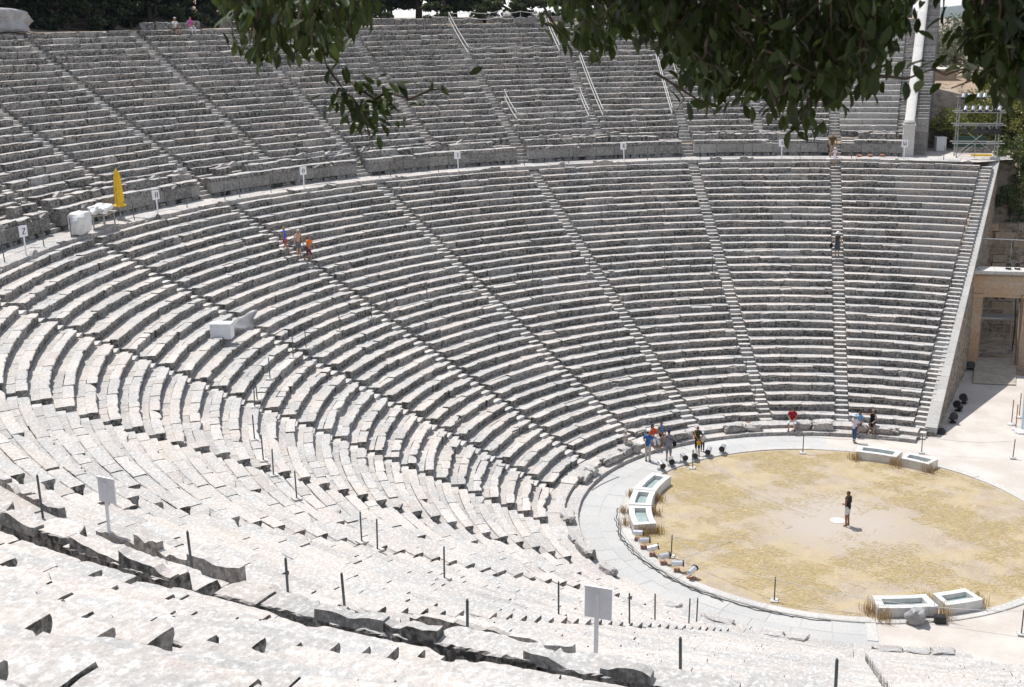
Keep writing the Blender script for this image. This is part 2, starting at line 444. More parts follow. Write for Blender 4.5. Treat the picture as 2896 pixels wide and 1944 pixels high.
UL = {}
def build_upper():
    ks = [-6, -5, -4.5, -4, -3.5, -3, -2.5, -2, -1.5, -1, -.5, 0, .5, 1, 1.5, 2, 2.5, 3, 3.5, 4, 4.5, 5, 6]
    nm = {-.5: 'Z', .5: 'H', 1.5: 'theta', 2.5: 'I', 3.5: 'K', 4.5: 'lambda', 5.5: 'M', -1.5: 'Z', -2.5: 'Z', -3.5: 'small blank back', -4.5: 'large blank back', -5.5: 'large blank back'}
    for j in range(len(ks)-1):
        k0, k1 = ks[j], ks[j+1]; km = (k0+k1)/2
        s = nm[math.floor(km)+.5]
        half = '' if (k1-k0) > .9 else (' left half' if (km % 1) < .5 else ' right half')
        if km == 5.5: lab = 'upper seating wedge of cleaned stone above sign M, beside the rounded wall'
        elif km < -5: lab = 'upper seating wedge right of the camera, nearest the bottom right corner'
        elif km < -3.4: lab = {-4.75: 'nearest upper seats in the foreground, right of the big blocks', -4.25: 'foreground upper seats along the bottom edge, left part', -3.75: 'foreground upper seats at the lower left edge, behind the dark broken bench'}[km]
        elif km < -.6: lab = 'upper seating wedge beyond the left edge, %s from sign Z' % ['first', 'second', 'third', 'fourth', 'fifth', 'sixth'][min(5, int((-.5-km)/.5))]
        else: lab = 'upper seating wedge above sign %s,%s' % (s, half or ' whole')
        rng = np.random.default_rng(500+j)
        c, off, A, B = wedge_frame(k0, k1, True)
        root = empty('upper_seating_wedge', P(km, U1, ZU-1, True), 0, lab, 'stone seats', 'upper seating wedges')
        inv = Matrix.Translation(root.location).inverted()
        rough = 1.0 if km < 5 else .45
        if km < -3: rough = .8
        for n in range(1, 22):
            R = U1+(n-1)*A_U; z = ZU+(n-1)*B_U
            ins = asin(HW/(R+off))
            if km in (-4.75,) and n > 19: pass
            mb = seat_row(c, off, A+ins, B-ins, R, z, A_U if n < 21 else .4, B_U, rng, None, rough)
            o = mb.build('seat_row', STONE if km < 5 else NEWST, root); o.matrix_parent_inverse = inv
    for j, k in enumerate(ks):
        rng = np.random.default_rng(700+j)
        c, off, t = ang(k, True)
        mb = MB()
        for n in range(1, 22):
            R = U1+(n-1)*A_U; z = ZU+(n-1)*B_U
            for dr, dz in ((.0, -.345), (.345, -.15)):
                rr = R+off+dr+.30
                mb.box((c[0]+rr*sin(t), c[1]+rr*cos(t), z+dz-.2-.008+rng.normal(0, .012)), (HW*2-.012+rng.normal(0, .02), .60, .4), -t, attr=(rng.normal(1, .07), rng.uniform(.2, 1)), jit=.010)
        o = mb.build('stone_staircase', STEP)
        rel = 'seats'
        if k == 6: lab = 'end stair of the upper seats along the rounded wall'
        elif k >= 5: lab = 'upper stair rising above the man and child, between lambda and M'
        elif k >= -.5:
            g = math.floor(k)+.5
            lab = 'upper stair rising %s sign %s' % ('over the middle of the wedge behind' if k % 1 else 'just left of the wedge of', {'Z': 'Z', 'H': 'H'}.get(nm.get(g), nm.get(g)))
        elif k >= -3: lab = 'upper stair beyond the left edge, %s from sign Z' % ['first', 'second', 'third', 'fourth', 'fifth', 'sixth'][min(5, int((-.5-k)/.5))]
        else: lab = {-3.5: 'foreground upper stair at the far lower left', -4: 'foreground upper stair with grey block ends beside the dark bench block', -4.5: 'foreground upper stair with a row of large grey block ends', -5: 'upper stair just beneath the camera', -6: 'end stair of the upper seats beside the camera'}[k]
        tag(o, lab, 'stairs', 'stairs of the upper seats')

def build_podium():
    nm = {-5.5: 'behind the large blank sign, right part', -4.5: 'behind the large blank sign', -3.5: 'beside the small blank sign', -2.5: 'beyond the left edge, nearer part', -1.5: 'beyond the left edge, next to sign Z',
          -.5: 'behind sign Z', .5: 'behind sign H and the yellow parasol', 1.5: 'behind the theta sign', 2.5: 'behind sign I', 3.5: 'behind sign K', 4.5: 'behind the lambda sign', 5.5: 'behind sign M'}
    for i in range(-6, 6):
        km = i+.5; rng = np.random.default_rng(900+i)
        k0, k1 = i, i+1
        c, off, A, B = wedge_frame(k0, k1, True)
        near = km < -2
        root = empty('podium_wall', P(km, RW, ZD, True), 0, 'stone podium wall with broken bench ' + nm[km], 'stone wall', 'podium walls along the walkway')
        inv = Matrix.Translation(root.location).inverted()
        def put(mb, name, mat=WALL):
            o = mb.build(name, mat, root); o.matrix_parent_inverse = inv
        ins = asin(.47/(RW+off)); a0, a1 = A+ins, B-ins
        if km == 5.5: a1 = B+.004
        mb = MB(); stone_run(mb, c, off, a0, a1, RW+.05, ZD+.27, boxprof(.5, .36), BLIP, L=(.35, 1.0), rng=rng, rough=2.2, gap=.06, skip=.06, lich=.7, brk=.1); put(mb, 'foundation_course', STONE)
        mb = MB(); stone_run(mb, c, off, a0, a1, RW, ZD+.95, boxprof(.42, .68), {1: (.5, .1, .2), 2: (.5, .1, .2)}, L=(1.2, 2.3), rng=rng, rough=.5, gap=.014, depth_attr=(1, .85), brk=.0); put(mb, 'orthostat_course')
        mb = MB(); stone_run(mb, c, off, a0, a1, RW-.05, ZD+1.19, boxprof(.66, .235), BLIP, L=(.9, 2.2), rng=rng, rough=1.5 if km < 5 else .8, gap=.02, skip=.04, brk=.12); put(mb, 'cap_course', STONE)
        # side returns of the stair passages
        mb = MB(); stone_run(mb, c, off, a0, a1, RW+.43, ZD+1.10, boxprof(1.45, 1.1), {}, L=(3, 5), rng=rng, rough=.6, brk=0, chip_rate=0); put(mb, 'core_fill', STONE)
        mb = MB(); stone_run(mb, c, off, a0, a1, RW+.58, ZD+(1.72 if near else 1.62), boxprof(.60, .68), {0: (.3,0,0), 1: (1,.35,1), 2: (1,.2,1), 3: (.15,.05,.6), 4: (-.35,.25,.5), 5: (-.4,.2,.3)}, L=(.8, 1.9), rng=rng, rough=1.9, gap=.03, skip=.0 if near else .12, brk=.2); put(mb, 'bench_row', STONE)
        backs(put, c, off, a0, a1, RW+.93, ZD+(1.70 if near else 1.60), rng, .55 if near else .55, .26 if near else .38, thick=.24, full=near)
        mb = MB(); stone_run(mb, c, off, a0, a1, RW+1.10, ZD+(1.40 if near else 1.22), boxprof(.5, .9), {}, L=(.8, 1.6), rng=rng, rough=.6, brk=0, chip_rate=0); stone_run(mb, c, off, a0, a1, RW+1.52, ZD+1.72, boxprof(.5, .9), BLIP, L=(.8, 1.8), rng=rng, rough=1.2); put(mb, 'passage_floor', STONE)
    for i in range(-6, 6):
        if i == -6: continue
        c, off, t = ang(i, True); mb = MB(); rng = np.random.default_rng(950+i)
        for s in range(8):
            rr = RW+off+.05+s*.26+.5; zz = ZD+.22*(s+1)
            mb.box((c[0]+rr*sin(t), c[1]+rr*cos(t), zz-.55), (.90+rng.normal(0, .015), 1.0, 1.1), -t, attr=(rng.normal(1, .06), .7), jit=.012)
        o = mb.build('podium_steps', STEP)
        lab = {-5: 'short steps through the podium beneath the camera', -4: 'short steps through the podium between the two blank signs', -3: 'short steps through the podium left of the small blank sign',
               -2: 'short podium steps beyond the left edge, farther from sign Z', -1: 'short podium steps at the left edge before sign Z', 0: 'short podium steps between signs Z and H', 1: 'short podium steps between H and theta',
               2: 'short podium steps between theta and I', 3: 'short podium steps between I and K', 4: 'short podium steps between K and lambda', 5: 'short podium steps behind the man and child'}[i]
        tag(o, lab, 'stairs', 'steps through the podium')
# ------------------------------------------------------------------ ground, floors
def sstep(x, a, b):
    t = np.clip((x-a)/(b-a), 0, 1); return t*t*(3-2*t)
def natural(x, y):
    ax = np.abs(x); r = np.hypot(x, y); th = np.degrees(np.arctan2(ax, y))
    h = 12.62*sstep(ax, 35.6, 42.0) + 4.4*sstep(ax, 46, 60) - 3.0*sstep(ax, 110, 300)
    h = h*(1-sstep(-y, 22, 55))
    rise = np.where(x > 0, 7.0*(1-sstep(th, 20, 52))+.6, 7.0)
    up = 22.60 + rise*sstep(r, 60.5, 76) - 6*sstep(r, 150, 500)
    w = 1-sstep(th, 94.3, 95.6)
    h = np.where(r > 56.4, h*(1-w)+up*w, h)
    ins = (th < np.interp(r, [13, 37.3, 39.5, 39.7, 57], [113, 105.2, 104.5, 96.6, 96.2])) & (r < 56.6)
    h = np.where(ins, -3.0, h)
    h = h + .05*np.sin(x*.9+y*.3)*np.sin(y*.7)*sstep(r, 40, 60)
    return np.where(r < 30, np.minimum(h, -.03), h)

def grid_polar(rs, ts, zf, name, mat, kind='structure', center=(0, 0)):
    rs = np.asarray(rs); ts = np.asarray(ts)
    Rg, Tg = np.meshgrid(rs, ts, indexing='ij')
    X = center[0]+Rg*np.sin(Tg); Y = center[1]+Rg*np.cos(Tg); Z = zf(X, Y, Rg, Tg)
    n, m = Rg.shape
    i, j = np.meshgrid(np.arange(n-1), np.arange(m-1), indexing='ij'); q = (i*m+j).ravel()
    mb = MB(); mb.add(np.stack([X, Y, Z], -1).reshape(-1, 3), {4: np.stack([q, q+1, q+m+1, q+m], -1)})
    o = mb.build(name, mat, smooth=True)
    return tag(o, kind=kind)

def dirt_mat():
    m, nt, b = newmat('dry_earth')
    vec = objvec(nt)
    n1 = noise(nt, vec, .12, 5); n2 = noise(nt, vec, 1.6, 6, .65); n3 = noise(nt, vec, 9, 4)
    c = mix(nt, ramp(nt, n1, .4, .62), (.30,.215,.145), (.40,.335,.26))
    c = mix(nt, ramp(nt, n2, .46, .66), c, (.17,.115,.07))
    c = mix(nt, ramp(nt, n3, .55, .75, 0, .5), c, (.44,.38,.30))
    nt.links.new(c, b.inputs['Base Color']); b.inputs['Roughness'].default_value = .95
    bump(nt, b, n2, .7, .12)
    return m
def pale_mat():
    m, nt, b = newmat('pale_packed_ground')
    vec = objvec(nt)
    n1 = noise(nt, vec, .5, 5); n2 = noise(nt, vec, 5, 6, .7); n3 = noise(nt, vec, 40, 3)
    c = mix(nt, ramp(nt, n1, .35, .65), (.45,.405,.365), (.53,.49,.45))
    c = mix(nt, ramp(nt, n2, .5, .75, 0, .6), c, (.58,.54,.50))
    c = mix(nt, ramp(nt, n3, .55, .8, 0, .5), c, (.40,.35,.30))
    nt.links.new(c, b.inputs['Base Color']); b.inputs['Roughness'].default_value = .95
    bump(nt, b, n2, .3, .03)
    return m
def orchestra_mat():
    m, nt, b = newmat('dry_earth_and_straw')
    vec = objvec(nt)
    mp = N(nt, 'ShaderNodeMapping'); mp.inputs['Scale'].default_value = (1, .35, 1); mp.inputs['Rotation'].default_value = (0, 0, .5); nt.links.new(vec, mp.inputs[0])
    n1 = noise(nt, vec, .42, 6, .62, .4); n2 = noise(nt, mp.outputs[0], 14, 7, .8); n3 = noise(nt, vec, 17, 6, .8); n4 = noise(nt, vec, 1.3, 5, .65)
    sep = N(nt, 'ShaderNodeSeparateXYZ'); nt.links.new(vec, sep.inputs[0])
    ln = N(nt, 'ShaderNodeVectorMath'); ln.operation = 'LENGTH'; nt.links.new(vec, ln.inputs[0])
    bare = ramp(nt, mth(nt, 'ADD', ln.outputs['Value'], mth(nt, 'MULTIPLY', n4, 4.5)), 3.2, 7.2)   # trodden bare round the middle
    c = mix(nt, ramp(nt, n4, .4, .62), (.37,.30,.225), (.43,.365,.285))
    c = mix(nt, ramp(nt, n3, .47, .62, 0, .75), c, (.25,.185,.13)); c = mix(nt, ramp(nt, n3, .46, .36, 0, .5), c, (.58,.51,.44))
    straw = mth(nt, 'MULTIPLY', mth(nt, 'MULTIPLY', ramp(nt, n1, .43, .57), ramp(nt, n2, .44, .56)), bare)
    c = mix(nt, mth(nt, 'MULTIPLY', straw, .8), c, mix(nt, ramp(nt, n3, .4, .6), (.40,.305,.13), (.52,.42,.22)))
    c = mix(nt, mth(nt, 'SUBTRACT', 1.0, bare), c, (.42,.365,.315))
    nt.links.new(c, b.inputs['Base Color']); b.inputs['Roughness'].default_value = .95
    bump(nt, b, mth(nt, 'ADD', n2, n3), .5, .03)
    return m

def build_ground():
    EARTH = dirt_mat(); PALE = pale_mat()
    rs = np.concatenate([np.linspace(0, 34, 12), np.linspace(35, 64, 60), np.geomspace(65, 9000, 46)])
    ts = np.radians(np.concatenate([np.linspace(-180, -118, 24), np.linspace(-117, -90, 56), np.linspace(-88, 88, 80), np.linspace(90, 117, 56), np.linspace(118, 180, 24)]))
    grid_polar(rs, ts, lambda X, Y, R, T: natural(X, Y), 'ground', EARTH)
    # earth bed the seats are laid on
    def bed(X, Y, R, T):
        z = np.where(R < 38.0, Z2+(R-R2)/A_L*B_L-.62, ZU+(R-U1)/A_U*B_U-.70)
        z = np.where((R > 37.6) & (R < 40.6), np.minimum(z, 12.40), z)
        return np.minimum(z, 22.60)
    tl = np.radians(np.linspace(-112.5, 112.5, 160))
    grid_polar([13.3, 20, 28, 33], np.radians(np.linspace(-105.5, 105.5, 120)), bed, 'koilon_bed', EARTH)
    grid_polar([33, 37.5], np.radians(np.linspace(-104.2, 104.2, 120)), bed, 'koilon_bed', EARTH)
    grid_polar([40.6, 44, 50, 56, 60.6], np.radians(np.linspace(-96.5, 96.2, 120)), bed, 'koilon_bed', EARTH)
    # orchestra
    grid_polar([0, 3, 6, 9.78], np.linspace(-pi, pi, 97), lambda X, Y, R, T: R*0, 'orchestra_floor', orchestra_mat())
    STRAW = leaf_mat('dry_straw', ((.40,.31,.145), (.58,.46,.24)), .85, .05)
    rs_ = np.random.default_rng(4); n = 90000
    rr = 9.6*np.sqrt(rs_.random(n)); tt = rs_.uniform(-pi, pi, n); x = rr*np.sin(tt); y = rr*np.cos(tt)
    pat = np.sin(x*.9+1.3*np.sin(y*.7))+np.sin(y*1.1-x*.5+2)+.8*np.sin(x*2.3+y*1.7)+.6*np.sin(x*3.9-y*3.1)
    keep = (pat+rs_.normal(0, .6, n) > .15) & (rr+rs_.normal(0, 1.2, n)+.8*np.sin(tt*3) > 3.4)
    x, y = x[keep], y[keep]; n = len(x); a = rs_.uniform(0, 2*pi, n); L_ = rs_.uniform(.03, .12, n); w = rs_.uniform(.005, .010, n)
    dx, dy = np.cos(a)*L_, np.sin(a)*L_; px, py = -np.sin(a)*w, np.cos(a)*w; z0 = rs_.uniform(.004, .012, n); z1 = z0+rs_.uniform(0, .012, n)
    V = np.stack([np.stack([x-dx-px, y-dy-py, z0], -1), np.stack([x-dx+px, y-dy+py, z0], -1), np.stack([x+dx+px, y+dy+py, z1], -1), np.stack([x+dx-px, y+dy-py, z1], -1)], 1)
    mb = MB(); k = rs_.normal(1, .2, n); mb.v.append(V.reshape(-1, 3)); mb.n = 4*n; mb.f[4] = [np.arange(4*n).reshape(-1, 4)]; mb.mi[4] = [np.zeros(n, int)]; mb.a[4] = [np.stack([k, np.ones(n)], -1)]
    tag(mb.build('straw', STRAW), 'dry yellow straw scattered over the orchestra floor', 'straw', None, 'stuff')
    # paved corridor round the orchestra and the pale ground beyond the stage side
    a0, a1 = radians(-97.0), radians(88)
    rngp = np.random.default_rng(5)
    mb = MB()
    for (ra, rb) in ((10.18, 11.12), (11.13, 12.14)):
        t = a0
        while t < a1-.01:
            w = rngp.uniform(.9, 1.7)/ra; t2 = min(t+w, a1); n = 4
            tt = np.linspace(t+.0006, t2-.0006, n+1); zz = -.008+rngp.normal(0, .002)
            V = [(r*sin(u), r*cos(u), zz) for u in tt for r in (ra, rb)]
            mb.add(V, {4: [(2*q, 2*q+1, 2*q+3, 2*q+2) for q in range(n)]}, (rngp.normal(1, .035), .2))
            t = t2
    tag(mb.build('pavement', PAVE), kind='structure')
    grid_polar([9.9, 10.4, 13.5, 16, 20, 26, 33, 36], np.radians(np.linspace(86, 264, 90)), lambda X, Y, R, T: R*0-.016, 'forecourt', PALE)
    grid_polar([10.0, 12.3], np.radians(np.linspace(-100, 90, 90)), lambda X, Y, R, T: R*0-.022, 'corridor_bed', PALE)
    # white threshold strip across the corridor
    mb = MB(); mb.box((-10.65, -1.16, -.05), (1.75, .40, .13), .02, attr=(1.05, .1)); tag(mb.build('threshold_strip', NEWST), kind='structure')
    # kerb and ledge under the first bench
    for i in range(-6, 6):
        c, off, A, B = wedge_frame(i, i+1); rng = np.random.default_rng(40+i)
        mb = MB() if i == -6 else mb
        stone_run(mb, c, off, A, B, 12.12, .20, np.array([(0, -.3), (0, -.015), (.015, 0), (.5, .0), (.66, 0)]), {1: (.4, .1, 0), 2: (.4, .1, 0)}, L=(1.2, 2.6), rng=rng, rough=.5, gap=.008, brk=.03, lich=.55)
        stone_run(mb, c, off, A, B, 12.775, .405, np.array([(0, -.3), (0, -.015), (.015, 0), (.45, 0), (.9, 0)]), {1: (.4, .1, 0), 2: (.4, .1, 0)}, L=(.9, 1.8), rng=rng, rough=.5, gap=.01, brk=.05, lich=.55)
    tag(mb.build('kerb', STONE), kind='structure')
    # walkway between lower and upper seats
    mb = MB(); rng = np.random.default_rng(60)
    for i in range(-6, 6):
        c, off, A, B = wedge_frame(i, i+1, True)
        if i == 5: B = B+.10
        stone_run(mb, c, off, A, B, 37.80, ZD, np.array([(0, -.3), (0, -.02), (.03, 0), (.5, 0), (.95, 0)]), {1: (.6, .2, 0), 2: (.6, .2, 0)}, L=(.9, 2.2), rng=rng, rough=.8, gap=.012, brk=.05, lich=.4)
        stone_run(mb, c, off, A, B, 38.76, ZD, np.array([(0, -.2), (0, 0), (.5, 0), (1.1, 0)]), {}, L=(.9, 2.2), rng=rng, rough=.4, gap=.012, brk=0, lich=.3)
    tag(mb.build('walkway', STONE), kind='structure')
    # its earth-topped continuation beyond the end of the seats
    mb = MB(); V = [P(5.35, 37.7, 12.66), P(5.95, 37.7, 12.66), (38.9, -12.2, 12.66), (46, -13, 12.66), (47, -5.2, 12.66), (39.7, -4.6, 12.66)]
    mb.poly(V); tag(mb.build('path', PALE), kind='structure')
    # ring kerb of the orchestra with its round moulding
    mb = MB(); rng = np.random.default_rng(61)
    for A, B in ((radians(-96.5), radians(84)), (radians(84), radians(263.5))):
        far = A > 1
        pr = np.array([(.0, -.2), (0, .028), (.012, .038), (.38, .038), (.40, .02), (.40, -.2)]) if far else np.array([(.0, -.2), (0, .045), (.012, .055), (.25, .055), (.34, .06), (.40, .03), (.42, -.03), (.40, -.09), (.36, -.2)])
        stone_run(mb, (0, 0), 0, A, B, 9.76, 0.0, pr, {}, L=(1.5, 2.6), rng=rng, rough=.25, gap=.006, brk=0, chip_rate=0, step=.3, lich=.25)
    tag(mb.build('orchestra_ring', NEWST), kind='structure')
    mb = MB(); mb.lathe([(0.0, .03), (.30, .03), (.355, .02), (.36, -.1)], (-.02, -.06, 0), 28)
    tag(mb.build('altar_disc', MARBLE), 'flat round white marble disc at the centre of the orchestra', 'stone disc')

# ------------------------------------------------------------------ walls at the ends of the seats
def build_walls():
    rng = np.random.default_rng(77)
    def run(name, p0, p1, w, side, label, lower):
        """sloping end wall with coping; p0 low end, p1 high end on the inner edge"""
        root = empty(name, p0, 0, label, 'stone wall')
        inv = Matrix.Translation(root.location).inverted()
        d = Vector((p1[0]-p0[0], p1[1]-p0[1], 0)); Lh = d.length; d.normalize(); nrm = Vector((d.y, -d.x, 0))*side
        zs = lambda s: p0[2] + (p1[2]-p0[2])*s/Lh
        n = 26 if lower else 12
        cop = MB(); body = MB()
        for i in range(n):
            s0, s1 = Lh*i/n, Lh*(i+1)/n-.012
            z0, z1 = zs(s0), zs(s1)
            if lower:
                V = []
                for s, z in ((s0, z0), (s1, z1)):
                    for o_, h in ((0, -.34), (0, 0), (w, 0), (w, -.26), (w-.06, -.34)):
                        q = Vector(p0)+d*s+nrm*o_; V.append((q.x, q.y, z+h))
                F = [(j, j+1, j+6, j+5) for j in range(4)] + [(4, 0, 5, 9)]
                cop.add(V, {4: F, 5: [(0, 1, 2, 3, 4), (9, 8, 7, 6, 5)]}, (rng.normal(.86, .03), .15))
            else:
                V = []; m = 9
                for s, z in ((s0, z0), (s1, z1)):
                    for j in range(m):
                        a = pi*j/(m-1); q = Vector(p0)+d*s+nrm*(w/2-w/2*cos(a)); V.append((q.x, q.y, z-.28+.28*sin(a)**.7))
                cop.add(V, {4: [(j, j+1, j+m+1, j+m) for j in range(m-1)], m: [list(range(m)), list(range(2*m-1, m-1, -1))]}, (rng.normal(1.06, .04), .12))
        # wall body: courses of blocks under the coping, one continuous mesh of the outer and inner faces
        k = 60
        zb = (lambda s: -.4) if lower else (lambda s: 11.5)
        V = []; hz = 14
        for i in range(k+1):
            s = Lh*i/k
            q0 = Vector(p0)+d*s+nrm*.05; q1 = Vector(p0)+d*s+nrm*(w-.07)
            zt = zs(s)-.29
            for j in range(hz+1):
                z = zb(s)+(zt-zb(s))*j/hz
                jj = rng.normal(0, .035 if lower else .012)
                V.append((q1.x+nrm.x*jj, q1.y+nrm.y*jj, z))
            V.append((q0.x, q0.y, zt)); V.append((q0.x, q0.y, zb(s)))
        m = hz+3; F = []
        for i in range(k):
            for j in range(m-1): F.append((i*m+j, i*m+j+1, (i+1)*m+j+1, (i+1)*m+j))
        body.add(V, {4: F, m: [list(range(m)), [k*m+j for j in range(m)][::-1]]})
        o = cop.build('coping', NEWST, root, smooth=False); o.matrix_parent_inverse = inv
        o = body.build('masonry', RUBBLE if lower else WALL, root); o.matrix_parent_inverse = inv
        return root, inv, d, nrm
    run('retaining_wall', (13.36, -4.98, .50), (38.80, -10.66, 12.85), .66, 1, 'long sloping rubble wall with smooth pale coping beside the lower seats', True)
    run('retaining_wall', (-13.36, -4.98, .50), (-38.80, -10.66, 12.85), .66, -1, 'sloping coping wall at the near end of the lower seats', True)
    for sx, lab in ((1, 'tall end wall with rounded white coping beside the upper seats, at right'), (-1, 'end wall with rounded coping beside the camera')):
        root, inv, d, nrm = run('retaining_wall', (sx*40.25, -4.66, 15.25), (sx*58.2, -6.55, 25.5), .74, sx, lab, False)
        mb = MB(); Lh = hypot(sx*17.95, 1.89)
        for i in range(44):
            s = 1.2+i*.37; q = Vector((sx*40.25, -4.66, 0))+d*s+nrm*1.18; zt = 15.25+10.25*s/Lh-.55; z = 11.6; row = 0
            while z < zt-.1:
                h = min(.46, zt-z)
                if (row+i) % 2 == 0 or True: mb.box((q.x, q.y, z+h/2), (.365, .95+.01*((row*7+i*3) % 5), h-.012), atan2(d.y, d.x), attr=(rng.normal(.95, .10), rng.uniform(.4, 1)))
                z += h; row += 1
        o = mb.build('outer_ashlar', WALL, root); o.matrix_parent_inverse = inv
        mb = MB(); ly = -5.02
        mb.box((sx*40.15, ly, 13.72), (.78, .80, 2.5), 0, attr=(1.1, .1)); o = mb.build('end_block', NEWST, root); o.matrix_parent_inverse = inv
        mb = MB(); mb.box((sx*40.15, ly, 15.0), (.86, .92, .12), 0, attr=(1.2, .05)); mb.lathe([(.46, 0), (.44, .12), (.33, .26), (.15, .33), (0, .34)], (sx*40.15, ly, 15.06), 14, sx=.95); o = mb.build('coping_cap', NEWST, root); o.matrix_parent_inverse = inv
    # back wall of the upper right wedge
    mb = MB(); c, off, A, B = wedge_frame(4.6, 6, True)
    stone_run(mb, c, off, A, B, 57.0, 24.9, boxprof(.6, 2.4), BLIP, L=(1, 2), rng=rng, rough=1, lich=1.1)
    stone_run(mb, c, off, A, B, 57.02, 23.7, boxprof(.6, 1.2), {}, L=(.8, 1.8), rng=rng, rough=.6, lich=1.1)
    tag(mb.build('rear_wall', WALL), 'dark grey wall behind the top of the upper right seats', 'stone wall')
    mb = MB(); c, off, A, B = wedge_frame(2.0, 3.9, True); c = (0, 0)
    stone_run(mb, c, 0, radians(30), radians(82), 58.2, 23.15, boxprof(.5, .6), BLIP, L=(.5, 1.6), rng=rng, rough=2.2, skip=.1, lich=.9, gap=.05)
    tag(mb.build('terrace_wall', STONE), 'low broken stone wall along the terrace above the top seats', 'stone wall')
    # brown masonry terrace wall behind the gateway
    mb = MB(); mb2 = MB()
    for j in range(15):
        x = 0; y0 = -9.0
        while x < 22:
            l = rng.uniform(.6, 1.4); z = .25+j*.55
            mb.box((36.6+.09*j+rng.normal(0, .04), y0-x-l/2, z), (1.1, l-.02, .535), 0, attr=(rng.normal(1, .12), rng.uniform(.2, 1)), jit=.02); x += l
    tag(mb.build('terrace_wall', RUBBLE), 'high brown block wall rising behind the stone gateway', 'stone wall')
    mb = MB()
    for j in range(3):
        x = 0
        while x < 2.6:
            l = rng.uniform(.5, .9); mb.box((43.3+.03*j, -8.6-x-l/2, 12.8+j*.28), (.4, l-.015, .27), .1, attr=(rng.normal(1, .08), .5), jit=.01); x += l
    tag(mb.build('low_wall', STONE), 'low grey block wall beside the white box near the lamp tower', 'stone wall')

